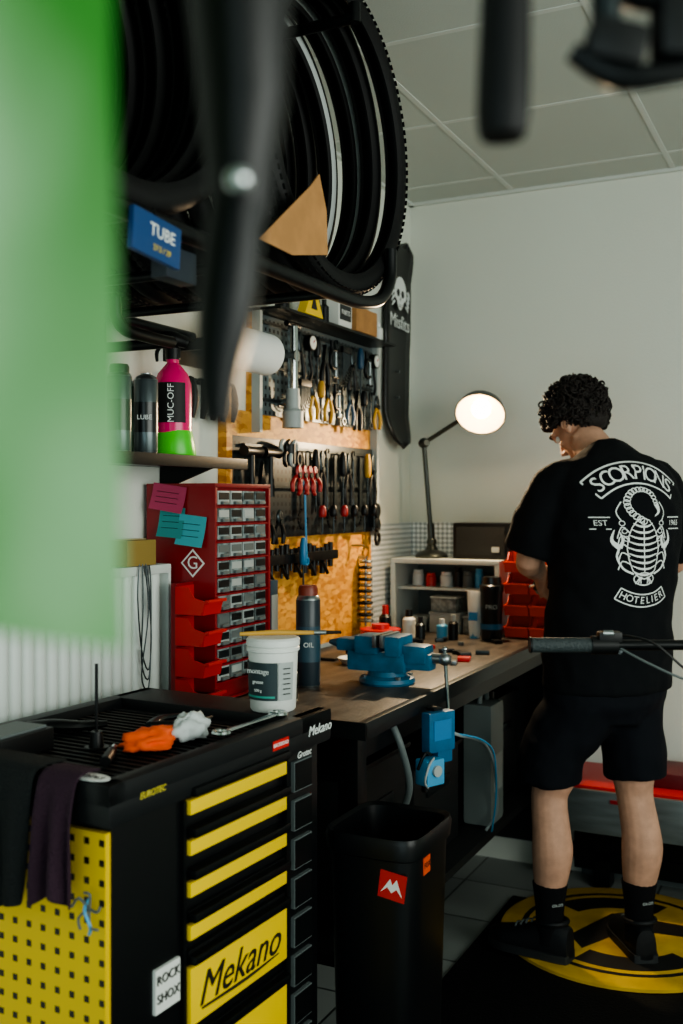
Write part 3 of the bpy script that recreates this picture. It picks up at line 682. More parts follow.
for i in range(11):
    tire(seqA[i],.082+.0555*i,1.945-.008*(10-i)+.008*(i%3-1),random.uniform(.98,1.02),random.uniform(-.8,.8))
    tire(seqB[i],.082+.0555*i,1.235+.006*(i%3-1),random.uniform(.97,1.0),random.uniform(-.8,.8))
b=B(); T=pl((.692,0,0),(0,1,0),(0,0,1)); b.prism([(1.532,1.848),(1.65,1.845),(1.79,1.875),(1.785,1.96),(1.755,2.022),(1.72,1.99),(1.60,1.90)],.003,CARD,T); b.obj('cardboard_label')
b=B(); T=pl((.70,1.225,1.778),(0,1,0),(0,0,1))@Matrix.Rotation(R(-5),4,'Z'); b.box((0,0,0),(.115,.062,.01),mat('blue_pack','123e70',.35),bev=.003,mx=T); b.text('TUBE',T@Matrix.Translation((.01,.008,.006)),.026,WHT); b.text('27.5 / 29',T@Matrix.Translation((.01,-.016,.006)),.012,mat('yp2','d9c14a',.5)); b.tube([(0,.031,0),(0,.045,-.006)],.002,BLK,mx=T); b.obj('inner_tube_package')
b=B(); T=pl((.655,1.335,1.765),(0,1,0),(0,0,1)); b.box((0,0,0),(.08,.05,.03),mat('dark_pack','1a2430',.4),bev=.003,mx=T); b.tube([(0,.025,0),(0,.04,.01)],.002,BLK,mx=T); b.obj('inner_tube_package')

# ------------------------------------------------------------------ skateboard deck on wall
b=B(); n=30; T=pl((.014,3.72,2.0),(0,1,0),(0,0,1))@Matrix.Rotation(R(-2),4,'Z'); L=.40; W=.122
vs=[];fs=[]
for i in range(n+1):
    f=-1+2*i/n; w=W*(max(0,1-abs(f)**7))**.5*(1 if f>0 else .95)
    bend=.05*max(0,abs(f)-.66)**1.3*3
    for j in range(7):
        g=-1+2*j/6; vs.append((g*w,f*L,bend+.006*g*g))
for i in range(n):
    for j in range(6): a=i*7+j; fs.append([a,a+1,a+8,a+7])
DK=mat('deck_black','0c0d0f',.3); b.add(vs,fs,DK,T); o=b.obj('skateboard_deck',ang=180,norm=False); evalmesh(o,[('SOLIDIFY',{'thickness':.01,'offset':0})])
b=B(); T2=pl((.030,3.72,2.0),(0,1,0),(0,0,1))@Matrix.Rotation(R(-2),4,'Z')
b.text('Misfits',T2@Matrix.Translation((0,.09,0)),.076,WHT)
b.prism([(.058*math.cos(R(a))*(1 if math.sin(R(a))>-.3 else .62),.205+.065*math.sin(R(a))) for a in range(0,360,15)],.001,WHT,T2)
for s in(-1,1): b.prism([(s*.022+.015*math.cos(R(a)),.205+.015*math.sin(R(a))) for a in range(0,360,30)],.0016,BPR,T2)
b.prism([(-.005,.178),(.005,.178),(0,.192)],.0016,BPR,T2)
for k in range(4): b.box((-.015+.01*k,.156,0),(.002,.014,.002),BPR,mx=T2)
for s in(-1,1): 
    for k in range(4): b.tube([(s*(.060+.004*k),.165+.02*k,0),(s*(.080+.005*k),.145+.018*k,0)],[.006,.002],WHT,seg=5,mx=T2)
for z in(-.1,-.2): b.cyl((0,z,-.01),(0,z,.001),.005,STEEL,mx=T2)
dg=b.obj('deck_graphic'); dg.parent=o

# ------------------------------------------------------------------ corner shelf, lamp etc.
b=B(); SW=mat('shelf_white','c8cec9',.5)
b.bb(.03,.46,3.63,3.885,1.16,1.178,SW,bev=.002); b.bb(.03,.048,3.63,3.885,.9005,1.16,SW); b.bb(.442,.46,3.63,3.885,.9005,1.16,SW); b.bb(.03,.46,3.872,3.885,.9005,1.16,mat('shelf_back','6a7270',.6)); b.bb(.048,.442,3.66,3.87,1.06,1.07,SW)
b.obj('storage_shelf')
b=B()
for (x,y,w,h) in((.12,3.70,.09,.05),(.24,3.69,.12,.07),(.35,3.70,.08,.06),(.24,3.68,.10,.05)):
    zz=.9008+(.08 if (x,w)==(.24,.10) else 0)
    b.box((x,y,zz+h/2),(w,.08,h),CLEAR if w!=.12 else LGREY,bev=.006); b.box((x,y,zz+h+.004),(w+.006,.086,.007),LGREY,bev=.002)
b.obj('plastic_containers')
for (x,y,r,h,m) in((.10,3.74,.022,.06,WHITE),(.16,3.72,.02,.05,RED),(.22,3.73,.024,.055,WHITE),(.27,3.72,.016,.075,BLK),(.31,3.72,.02,.06,GREY),(.35,3.73,.016,.07,LBLUE),(.39,3.73,.02,.05,BLK)):
    single('plastic_jar',lambda b:(b.lathe([(0,0),(r,0),(r,h*.75),(r*.8,h*.8),(r*.85,h*.82),(r*.85,h),(0,h)],m,Matrix.Translation((x,y,1.0705)))))
b=B(); T=Matrix.Translation((.385,3.575,.9005)); b.tube([(0,0,.0),(0,0,.02),(0,0,.15),(0,0,.17)],[(.02,.018),(.022,.02),(.028,.008),(.028,.004)],WHITE,mx=T,up=(0,1,0)); b.cyl((0,0,0),(0,0,.022),.019,LBLUE,mx=T); b.box((0,-.018,.08),(.034,.001,.03),mat('lab_b','2b78ac',.4),mx=T,rot=(R(-6),0,0)); b.obj('cream_tube')
b=B(); T=Matrix.Translation((.455,3.555,.9005)); b.lathe([(0,0),(.034,0),(.037,.01),(.04,.17),(.043,.175),(.043,.195),(.036,.2),(.034,.225),(0,.228)],mat('bottle_dark','0c1317',.3),T); b.text('PRO',T@pl((.012,-.0395,.12),(1,.3,0),(0,0,1)),.022,LGREY); b.lathe([(.0395,.04),(.0402,.06)],BLUE,T); b.obj('drinks_tumbler')
b=B(); b.box((.365,3.76,1.247),(.22,.12,.135),BLK,bev=.008); b.box((.365,3.698,1.247),(.19,.004,.105),mat('speaker_cloth','1a1e20',.9,bump=.8,bscale=400),bev=.002); b.box((.425,3.695,1.215),(.03,.003,.02),LGREY,bev=.001); b.obj('speaker')
b=B(); RO=mat('red_orange','d43a1c',.4)
for i in range(4):
    for j in range(2): binm(b,Matrix.Translation((.525+j*.092,3.72,.905+i*.078))@Matrix.Rotation(R(-90),4,'Z'),.084,.09,.07,RO)
b.bb(.48,.67,3.72,3.735,.9015,1.215,RO)
b.obj('storage_bins')
# lamp
b=B(); LB=mat('lamp_metal','4a4e4b',.32,.85); base=V((.155,3.74,1.1785))
b.lathe([(0,0),(.062,0),(.064,.008),(.055,.018),(.025,.03),(.016,.05),(0,.05)],LB,Matrix.Translation(base))
e1=V((.125,3.735,1.62)); e2=V((.295,3.69,1.705)); hd=V((.390,3.63,1.726)); od=V((.12,-.72,-.64)).normalized()
b.sph(base+V((0,0,.06)),.02,LB); b.cyl(base+V((0,0,.05)),base+V((-.004,0,.13)),.014,LB)
b.cyl(base+V((0,0,.06)),e1,.009,LB); b.sph(e1,.021,LB); b.cyl(e1+V((.02,-.02,0)),e1-V((.02,-.02,0)),.012,LB); b.cyl(e1,e2,.008,LB); b.sph(e2,.016,LB)
bk=hd-od*.075; b.cyl(e2,bk,.008,LB); b.sph(bk,.024,LB)
Mh=zdir(hd,od)
b.lathe([(0,-.085),(.03,-.083),(.036,-.07),(.040,-.055),(.062,-.040),(.082,-.015),(.090,.012),(.093,.02),(.088,.02),(.078,-.012),(.058,-.034),(.03,-.048),(0,-.052)],LB,Mh,seg=40,ms=[LB]*8+[mat('lamp_inner','e2d8c4',.6)]*4)
b.sph((0,0,-.012),(.036,.036,.036),mat('bulb','ffd9a6',.3,emit=30),mx=Mh)
b.obj('desk_lamp')
l=D.lights.new('lamp_light','SPOT'); l.energy=55; l.color=(1,.74,.45); l.shadow_soft_size=.025; l.spot_size=R(150); l.spot_blend=.6
lo=D.objects.new('lamp_light',l); lo.location=hd+od*.028; lo.rotation_euler=od.to_track_quat('-Z','Y').to_euler(); SC.collection.objects.link(lo)
l=D.lights.new('lamp_bulb_glow','POINT'); l.energy=1.2; l.color=(1,.82,.56); l.shadow_soft_size=.02; lo=D.objects.new('lamp_bulb_glow',l); lo.location=hd+od*.045; SC.collection.objects.link(lo)

# ------------------------------------------------------------------ trash bin
b=B(); TBk=mat('bin_black','080b0d',.36,spec=.35); cx,cy=.720,2.03
def sq(hx,hy,z,r=.35,n=40):
    o=[]
    for i in range(n):
        a=2*math.pi*i/n; c,s=math.cos(a),math.sin(a); o.append((cx+hx*math.copysign(abs(c)**r,c),cy+hy*math.copysign(abs(s)**r,s),z))
    return o
rings=[sq(.082,.09,0.002),sq(.085,.093,.01),sq(.100,.115,.67),sq(.107,.122,.675),sq(.110,.125,.705),sq(.106,.121,.717),sq(.097,.112,.711),sq(.093,.108,.66),sq(.08,.09,.02)]
vs=sum(rings,[]);fs=[]
for i in range(len(rings)-1):
    for k in range(40): fs.append([i*40+k,i*40+(k+1)%40,(i+1)*40+(k+1)%40,(i+1)*40+k])
fs.append(list(range(40))[::-1]); fs.append([8*40+k for k in range(40)])
b.add(vs,fs,TBk)
T=pl((cx+.055,cy-.1135,.622),(1,0,0),(0,-.03,1))@Matrix.Rotation(R(-8),4,'Z'); b.box((0,0,0),(.058,.056,.002),RED,mx=T)
b.prism([(-.024,-.018),(-.006,.014),(0,.002),(.008,.016),(.024,-.018),(.01,-.004),(0,-.014),(-.01,-.004)],.003,WHT,T)
b.box((cx+.1005,1.99,.65),(.002,.035,.035),mat('or_st','d8501c',.5)); b.text('FOX',pl((cx+.102,1.99,.65),(0,1,0),(0,0,1)),.016,BPR)
b.obj('trash_bin')

# ------------------------------------------------------------------ red work platform at back wall
b=B(); 
b.bb(.68,2.5,3.54,3.87,.40,.425,RED,bev=.004); b.bb(.68,2.5,3.525,3.545,.27,.415,mat('brushed','7d8788',.4,.6,var=.15,scale=6,stretch=(1,1,8)),bev=.003); b.bb(.68,.69,3.53,3.87,.27,.42,DSTEEL)
for x in(.8,1.3,1.8,2.3): b.bb(x-.03,x+.03,3.76,3.84,0.001,.40,BLKM); b.box((x+.1,3.522,.385),(.04,.006,.012),REDM)
b.bb(.7,2.45,3.77,3.80,.06,.27,BLKM); b.bb(.68,2.5,3.76,3.86,.10,.13,BLKM); b.bb(.69,2.48,3.84,3.86,.05,.4,BLK)
b.box((1.15,3.72,.45),(.3,.2,.05),mat('dkred','5a1218',.5),bev=.01); b.box((1.35,3.66,.445),(.1,.05,.04),BLK,bev=.006)
b.obj('lift_platform')

# ------------------------------------------------------------------ man
man=D.objects.new('man',None); SC.collection.objects.link(man)
MM=Matrix.Translation((.925,3.15,0.0))@Matrix.Rotation(R(26.1+19),4,'Z'); man.matrix_world=MM
FZ=.0255
def hand(b,W,d,n,s,side):
    d=V(d).normalized();n=V(n).normalized();s=d.cross(n).normalized()*side
    b.tube([W-d*.02,W+d*.02,W+d*.06,W+d*.088],[(.025,.020),(.034,.017),(.041,.015),(.036,.012)],SKIN,seg=14,sm=3,up=n)
    for i,(o,L) in enumerate(((.030,.072),(.010,.080),(-.010,.074),(-.029,.058))):
        p=W+d*.08+s*o; pts=[p-d*.02,p]
        ang=R(18)
        for k,q in enumerate((.45,.32,.23)):
            dd=d*math.cos(ang)+n*math.sin(ang); p=p+dd*L*q; pts.append(p); ang+=R(32)
        b.tube(pts,[.0095,.0095,.0088,.008,.0068],SKIN,seg=10,sm=2)
    p=W+d*.02+s*.026
    b.tube([p-s*.01,p+s*.018+d*.018+n*.012,p+s*.022+d*.045+n*.026,p+s*.012+d*.068+n*.034],[.014,.0125,.0105,.0085],SKIN,seg=10,sm=3)
b=B()
b.tube([(.015,0,.84),(.02,0,.95),(.03,.0,1.10),(.05,0,1.28),(.062,.02,1.41),(.060,.05,1.475),(.060,.08,1.525),(.056,.130,1.572),(.052,.165,1.60)],[(.14,.10),(.15,.11),(.14,.10),(.165,.115),(.165,.105),(.11,.08),(.064,.060),(.057,.058),(.055,.056)],SKIN,seg=24,sm=3,up=(0,1,0))
SH={-1:V((-.130,.055,1.445)),1:V((.255,.045,1.445))}
EL={-1:V((-.180,.11,1.215)),1:V((.33,.09,1.20))}
WR={-1:V((-.01,.345,1.15)),1:V((.16,.35,1.14))}
for s in(-1,1):
    a,e,w=SH[s],EL[s],WR[s]
    b.tube([a+V((-s*.06,0,-.02)),a+V((0,0,-.01)),(a*2+e)/3,(a+e*2)/3,e,(e*3+w)/4,(e+w)/2,(e+w*3)/4,w],[.04,.050,.050,.045,.041,.043,.038,.031,.026],SKIN,seg=16,sm=3)
    hand(b,w,(V((.07,.45,1.09))-w)if s<0 else (V((.09,.45,1.09))-w),V((.75*-s,.1,-.3)),0,-1 if s<0 else 1)
ft={-1:V((-.145,.045,0)),1:V((.118,-.03,0))}
for s in(-1,1):
    f=ft[s]; h=V((.015+s*.075,0,.88)); k=V((f.x*.96+.004,f.y+.02,.50))
    b.tube([h,h*.6+k*.4+V((0,.005,0)),h*.2+k*.8,k,V((f.x,f.y-.010,.40)),V((f.x,f.y-.016,.345)),V((f.x,f.y-.006,.27)),V((f.x,f.y,.21)),V((f.x,f.y+.002,.12)),V((f.x,f.y,.05))],[.085,.080,.066,.055,.058,.061,.053,.042,.036,.036],SKIN,seg=18,sm=3)
HM=Matrix.Translation((.052,.195,1.642))@Matrix.Rotation(R(20),4,'Z')@Matrix.Rotation(R(-46),4,'X')@Matrix.Scale(.98,4)
b.sph((0,-.012,.028),(.074,.095,.088),SKIN,seg=24,mx=HM); b.sph((0,.028,-.03),(.060,.066,.080),SKIN,seg=24,mx=HM)
b.sph((0,.066,-.094),(.026,.022,.020),SKIN,mx=HM); b.tube([(0,.088,.022),(0,.104,-.005),(0,.114,-.026)],[.008,.010,.0125],SKIN,mx=HM,sm=2)
for s in(-1,1):
    b.sph((s*.010,.100,-.028),.009,SKIN,mx=HM); b.sph((s*.075,.0,-.008),(.009,.018,.030),SKIN,mx=HM,rot=Matrix.Rotation(R(12),4,'X')); b.tube([(s*.048,.068,.030),(s*.028,.088,.033),(s*.008,.09,.026)],.008,SKIN,mx=HM,sm=2)
    b.tube([(s*.064,.0,-.05),(s*.05,.045,-.085),(s*.02,.07,-.1)],[.012,.014,.014],SKIN,mx=HM,sm=3); b.sph((s*.04,.065,-.02),(.018,.016,.014),SKIN,mx=HM)
b.tube([(-.022,.086,-.056),(0,.096,-.053),(.022,.086,-.056)],[.004,.0062,.004],SKIN,mx=HM,sm=3); b.tube([(-.02,.084,-.064),(0,.093,-.066),(.02,.084,-.064)],[.004,.0065,.004],SKIN,mx=HM,sm=3)
body=b.obj('body',parent=man); evalmesh(body,[('REMESH',{'mode':'VOXEL','voxel_size':.0048}),('SMOOTH',{'factor':.5,'iterations':5})]); body.parent=man
b=B()
for s in(-1,1):
    b.sph((s*.030,.076,.010),.0125,WHT,mx=HM); b.sph((s*.030,.0848,.008),.0055,mat('iris','2b1a10',.2),mx=HM)
    b.tube([(s*.043,.078,.017),(s*.030,.0905,.016),(s*.018,.088,.015)],[.003,.004,.003],SKIN,mx=HM,sm=3)
    b.tube([(s*.050,.078,.034),(s*.032,.096,.041),(s*.012,.099,.036)],[.003,.0045,.003],mat('hair','1a120e',.75),mx=HM,sm=3)
    b.tor(HM@V((s*.0815,-.002,-.006)),HM.to_3x3()@V((s,0,0)),.014,.0028,SKIN,seg=16,rs=6)
b.tube([(-.02,.094,-.060),(0,.1,-.059),(.02,.094,-.060)],.0015,mat('lip_line','7a3f38',.6),mx=HM,sm=3)
b.obj('face_details',parent=man)
# hair
HR=mat('hair','1a120e',.75); b=B()
def scalp(th,ph,k=1):
    return V((.082*math.sin(th)*math.cos(ph)*k,-.018+.102*math.sin(th)*math.sin(ph)*k,.034+.098*math.cos(th)*k))
cnt=0
while cnt<1250:
    th=math.acos(random.uniform(-.85,1)); ph=random.uniform(0,2*math.pi); p=scalp(th,ph)
    if p.y>.040 and p.z<.070: continue
    if p.z<.02 and p.y>-.012: continue
    if p.z<-.015 and p.y>-.030: continue
    k=random.uniform(.98,1.26 if p.z>.02 else 1.10); q=scalp(th,ph,k); cnt+=1
    nrm=V((random.uniform(-1,1),random.uniform(-1,1),random.uniform(-1,1)))
    Rr=random.uniform(.007,.0125) if p.z>-.02 else random.uniform(.005,.008)
    M=HM@Matrix.Translation(q)@nrm.normalized().to_track_quat('Z','Y').to_matrix().to_4x4()
    a0=random.uniform(0,6)
    b.tube([(Rr*math.cos(a0+t*.75),Rr*math.sin(a0+t*.75),(t-4)*.0016) for t in range(9)],[.002,.003,.0036,.0036,.0036,.0036,.0034,.0028,.0016],HR,seg=6,mx=M)
b.sph((0,-.026,.040),(.083,.095,.094),HR,seg=24,mx=HM); b.sph((0,-.052,-.015),(.060,.050,.055),HR,seg=20,mx=HM)
b.obj('hair',parent=man)
# t-shirt
SHT=mat('shirt_black','0b0e12',.85,bump=.3,bscale=500,spec=.2); b=B()
b.tube([(.026,-.0,.83),(.026,0,.86),(.026,0,.95),(.038,0,1.08),(.050,0.002,1.24),(.062,.01,1.36),(.062,.025,1.43),(.060,.042,1.472),(.060,.058,1.503),(.060,.073,1.532),(.060,.085,1.550)],[(.205,.155),(.209,.158),(.204,.152),(.204,.150),(.212,.152),(.220,.150),(.216,.142),(.190,.124),(.150,.106),(.102,.088),(.080,.076)],SHT,seg=32,sm=4,up=(0,1,0))
for s in(-1,1):
    a,e=SH[s],EL[s]; d=(e-a)
    b.tube([a+V((-s*.10,0,.005)),a+V((-s*.03,0,.002)),a+d*.22,a+d*.55,a+d*.92],[.072,.078,.081,.083,.088],SHT,seg=20,sm=3)
sh=b.obj('t_shirt',parent=man); evalmesh(sh,[('REMESH',{'mode':'VOXEL','voxel_size':.008}),('SMOOTH',{'factor':.6,'iterations':8})]); sh.parent=man
def wrinkle(o,amp,sc,seed):
    me=o.data; nn=[v.normal.copy() for v in me.vertices]
    for v,n in zip(me.vertices,nn):
        p=v.co; a=noise.noise(V((p.x*3,p.y*3,p.z*9))*sc+V((seed,0,0))+V((noise.noise(p*4),0,noise.noise(p*5+V((3,0,0)))))*.8)
        c=noise.noise(p*22+V((0,seed,0)))
        v.co=p+n*(amp*a+amp*.35*c)
    me.update()
wrinkle(sh,.012,1.3,2)
me=sh.data; bv=BVHTree.FromPolygons([v.co for v in me.vertices],[list(p.vertices) for p in me.polygons])
g=B(); GX,GZ,GK=.050,1.282,1.13
def proj(vs,off=.0028):
    o=[]
    for x,z in vs:
        h=bv.ray_cast(V((GX+x*GK,-1,GZ+z*GK)),V((0,1,0)))
        o.append(V((GX+x*GK,(h[0].y if h[0] else -.10)-off,GZ+z*GK)))
    return o
def gpoly(vs,fs,m=WHT,off=.0028): g.add(proj(vs,off),fs,m)
def strip(pts,w,m=WHT,off=.0028,n=1):
    P=ipl([V(p) for p in pts],n) if n>1 else [V(p) for p in pts]
    vs=[];fs=[]
    for i,p in enumerate(P):
        t=(P[min(i+1,len(P)-1)]-P[max(i-1,0)]).normalized(); q=V((-t.y,t.x)); ww=w if not callable(w) else w(i/(len(P)-1))
        vs+= [tuple(p+q*ww/2),tuple(p-q*ww/2)]
    for i in range(len(P)-1): fs.append([2*i,2*i+1,2*i+3,2*i+2])
    gpoly(vs,fs,m,off)
def arc(r,a0,a1,cy,n=24): return [(r*math.sin(R(a0+(a1-a0)*i/n)),cy+r*math.cos(R(a0+(a1-a0)*i/n))) for i in range(n+1)]
def arctext(s,size,r,cy,a0,a1,flip=False):
    n=len(s); wd={'I':.45,'1':.7}
    ws=[wd.get(ch,1) for ch in s]; tot=sum(ws); acc=0
    for ch,w in zip(s,ws):
        a=a0+(a1-a0)*(acc+w/2)/tot; acc+=w
        vs,fs=glyphs(ch,size); out=[]
        th=R(a)
        for v in vs:
            x,y=v.x,v.y
            if not flip: X=x*math.cos(th)+ (r+y)*math.sin(th); Y=cy-x*math.sin(th)+(r+y)*math.cos(th)
            else: X=x*math.cos(th)+(r-y)*math.sin(th); Y=cy+x*math.sin(th)-(r-y)*math.cos(th)
            out.append((X,Y))
        gpoly(out,fs)
cyA=.0
strip(arc(.205,-43,43,cyA),.004); strip(arc(.148,-43,43,cyA),.004)
for s in(-1,1): strip([(.148*math.sin(R(43*s)),.148*math.cos(R(43))),(.205*math.sin(R(43*s)),.205*math.cos(R(43)))],.004)
arctext('SCORPIONS',.055,.176,cyA,-41,41)
strip([(x,-.02-y) for x,y in arc(.150,-32,32,0)],.003); strip([(x,-.02-y) for x,y in arc(.118,-32,32,0)],.003)
for s in(-1,1): strip([(.118*math.sin(R(32*s)),-.02-.118*math.cos(R(32))),(.150*math.sin(R(32*s)),-.02-.150*math.cos(R(32)))],.003)
arctext('HOTELIER',.026,.134,-.02,-30,30,True)
for x,t in((-.110,'EST'),(.110,'1965')):
    vs,fs=glyphs(t,.020); gpoly([(x+v.x,.045+v.y) for v in vs],fs); strip([(x-.024,.060),(x+.024,.060)],.0025); strip([(x-.024,.030),(x+.024,.030)],.0025)
def ell(cx,cy,rx,ry,m=WHT,off=.0028,n=16): gpoly([(cx+rx*math.cos(2*math.pi*i/n),cy+ry*math.sin(2*math.pi*i/n)) for i in range(n)],[list(range(n))],m,off)
def ring(cx,cy,rx,ry,w): strip([(cx+rx*math.cos(2*math.pi*i/16),cy+ry*math.sin(2*math.pi*i/16)) for i in range(17)],w)
for i in range(9):
    z=-.085+i*.0155; w=.030+.014*math.sin(i/8*math.pi); strip([(-w,z+.006),(-w*.5,z-.001),(0,z-.003),(w*.5,z-.001),(w,z+.006)],lambda f:.002+.0035*math.sin(f*math.pi),n=3)
ring(0,-.02,.047,.078,.003); strip([(0,-.08),(0,.05)],.003)
tl=[(0,.05),(-.028,.07),(-.040,.098),(-.024,.124),(.008,.132),(.034,.120),(.044,.094)]
T_=ipl([V(p) for p in tl],3)
for i,p in enumerate(T_): ring(p.x,p.y,.010-.0002*i,.008-.0002*i,.0026)
strip([(.044,.094),(.05,.075),(.038,.062)],lambda f:.014*(1-f)+.001,n=4)
for s in(-1,1):
    strip([(s*.03,-.085),(s*.06,-.07),(s*.075,-.04),(s*.066,-.015)],.005,n=4)
    strip([(s*.066,-.018),(s*.085,.0),(s*.08,.028)],lambda f:.014*(1-f)+.002,n=4); strip([(s*.066,-.018),(s*.058,.002),(s*.066,.022)],lambda f:.010*(1-f)+.002,n=4)
    for i in range(5): strip([(s*.04,-.06+i*.020),(s*.062,-.052+i*.022),(s*.072,-.074+i*.020)],.003,n=3)
    for i in range(3): strip([(s*.012,-.092),(s*(.01+.008*i),-.11)],.003)
    strip([(s*.06,.05),(s*.07,.075),(s*.055,.1)],.003,n=3)
    for i in range(3): ring(s*(.048+.006*i),.005+.020*i,.007,.006,.002)
ring(0,-.098,.03,.016,.003); ell(-.01,-.096,.004,.004); ell(.01,-.096,.004,.004)
g.obj('shirt_print',parent=man,norm=False)
# shorts
SHO=mat('shorts_black','0d1118',.8,bump=.3,bscale=500,spec=.2); b=B()
b.tube([(.018,0,.74),(.018,0,.80),(.018,0,.88),(.02,0,.96)],[(.15,.115),(.19,.14),(.192,.142),(.175,.132)],SHO,seg=28,sm=3,up=(0,1,0))
for s in(-1,1):
    f=ft[s]; b.tube([(.015+s*.075,0,.84),(.015+s*.088,.005,.76),(f.x*.9+s*.004,f.y*.7+.01,.66),(f.x*.96+s*.002,f.y+.012,.56)],[(.106,.122),(.104,.116),(.096,.102),(.096,.100)],SHO,seg=22,sm=3,up=(0,1,0))
so=b.obj('shorts',parent=man); evalmesh(so,[('REMESH',{'mode':'VOXEL','voxel_size':.008}),('SMOOTH',{'factor':.5,'iterations':4})]); so.parent=man; wrinkle(so,.009,1.2,5)
SK=mat('sock_black','0c0d10',.9,bump=.4,bscale=400,spec=.2); SHOE=mat('shoe_black','0d1013',.6,spec=.3); SOLE=mat('shoe_sole','1c2022',.6)
b=B()
for s in(-1,1):
    f=ft[s]; b.tube([(f.x,f.y,.07),(f.x,f.y+.001,.12),(f.x,f.y,.18),(f.x,f.y-.001,.240),(f.x,f.y-.001,.250)],[.043,.041,.044,.052,.051],SK,seg=20,sm=3)
    b.text('oxon',pl((f.x,f.y-.0455,.195),(1,0,0),(0,0,1)),.018,LGREY)
b.obj('socks',parent=man)
for s in(-1,1):
    f=ft[s]; b=B(); M=Matrix.Translation((f.x,f.y,FZ))@Matrix.Rotation(R(36) if s<0 else R(-16),4,'Z')
    prof=[(-.075,.020,.045),(-.07,.032,.075),(-.04,.038,.092),(0,.040,.094),(.04,.042,.078),(.09,.047,.056),(.14,.050,.044),(.18,.044,.036),(.205,.028,.026),(.213,.010,.016)]
    vs=[];fs=[];n=20
    for y,w,h in prof:
        for k in range(n):
            a=2*math.pi*k/n; c,q=math.cos(a),math.sin(a); vs.append((w*math.copysign(abs(c)**.7,c),y*.93,.022+ (h*(abs(q)**.8) if q>0 else -.012*abs(q)**.5)))
    for i in range(len(prof)-1):
        for k in range(n): fs.append([i*n+k,i*n+(k+1)%n,(i+1)*n+(k+1)%n,(i+1)*n+k])
    fs.append(list(range(n))); fs.append([(len(prof)-1)*n+k for k in range(n)])
    b.add(vs,fs,SHOE,M)
    out=[(w+.004,y*.93) for y,w,h in prof]+[(-w-.004,y*.93) for y,w,h in prof[::-1]]
    b.prism(out,.024,SOLE,M@Matrix.Translation((0,0,.0125)))
    for i in range(4): b.tube([(-.02,.05+i*.018,.098-i*.008),(0,.052+i*.018,.104-i*.008),(.02,.05+i*.018,.098-i*.008)],.003,GREY,sm=2,seg=6,mx=M)
    b.tor(M@V((0,-.01,.108)),(0,.1,1),.043,.008,SHOE)
    b.obj('shoe',parent=man)
def f(b):
    b.cyl((-.05,0,0),(.05,0,0),.016,BLKM); b.lathe([(0,-.006),(.03,-.006),(.03,.0),(0,.0)],STEEL,Matrix.Rotation(R(90),4,'Y')@Matrix.Translation((0,0,.03))); b.lathe([(0,-.006),(.03,-.006),(.03,.0),(0,.0)],STEEL,Matrix.Rotation(R(90),4,'Y')@Matrix.Translation((0,0,-.03))); b.cyl((-.07,0,0),(.07,0,0),.006,CHROME)
single('bicycle_hub',f).matrix_world=MM@Matrix.Translation((.078,.44,1.105))

# ------------------------------------------------------------------ handlebar in repair stand (right)
b=B(); A=V((1.050,1.957,1.120)); U=V((.898,.44,0)); GG=mat('grip_grey','2e3739',.6,bump=.4,bscale=200)
b.tube([A,A+U*.12],.0145,GG,seg=16); b.cyl(A-U*.004,A,.016,BLK)
b.tube([A+U*.12,A+U*.28,A+U*.40,A+U*.46],.010,BLKM,sm=3); 
b.tube([A+U*.115,A+U*.165],.018,BLK); b.box(A+U*.15+V((0,0,.016)),(.045,.03,.02),BLK,rot=(0,0,R(26)),bev=.005); b.cyl(A+U*.14+V((0,-.012,.024)),A+U*.16+V((0,-.012,.024)),.006,STEEL)
b.tube([A+U*.17+V((.0,0,-.01)),A+U*.15+V((-.03,.05,-.02)),A+U*.09+V((-.035,.07,-.02)),A+U*.05+V((-.03,.06,-.015))],[.008,.006,.005,.006],DSTEEL,sm=4)
b.tube([A+U*.16+V((0,0,.02)),A+U*.23+V((.01,-.04,.01)),A+U*.31+V((.01,-.05,-.05)),A+U*.42+V((0,-.04,-.10))],.0025,BLK,sm=6,seg=6)
b.tube([A+U*.16,A+U*.22+V((.01,-.03,-.03)),A+U*.30+V((.01,-.05,-.06)),A+U*.42+V((0,-.03,-.09))],.0025,GREY,sm=6,seg=6)
C_=A+U*.46; b.tube([C_,C_+V((.045,-.09,.0))],.016,BLKM); b.tube([C_+V((.045,-.09,.06)),C_+V((.05,-.1,-.12))],.019,BLKM)
b.tube([C_+V((.05,-.1,-.08)),C_+V((.25,-.5,-.35))],.02,mat('frame_dark','1a2226',.3)); b.tube([C_+V((.05,-.1,.03)),C_+V((.2,-.4,-.003))],.017,mat('frame_dark','1a2226',.3))
S0=C_+V((.2,-.40,0)); b.cyl((S0.x,S0.y,.02),(S0.x,S0.y,1.08),.02,DSTEEL); b.box((S0.x,S0.y,1.10),(.05,.08,.06),BLK,bev=.01)
for a in(20,140,260): b.tube([(S0.x,S0.y,.25),(S0.x+.3*math.cos(R(a)),S0.y+.3*math.sin(R(a)),.015)],.012,DSTEEL)
b.obj('bicycle_on_stand')

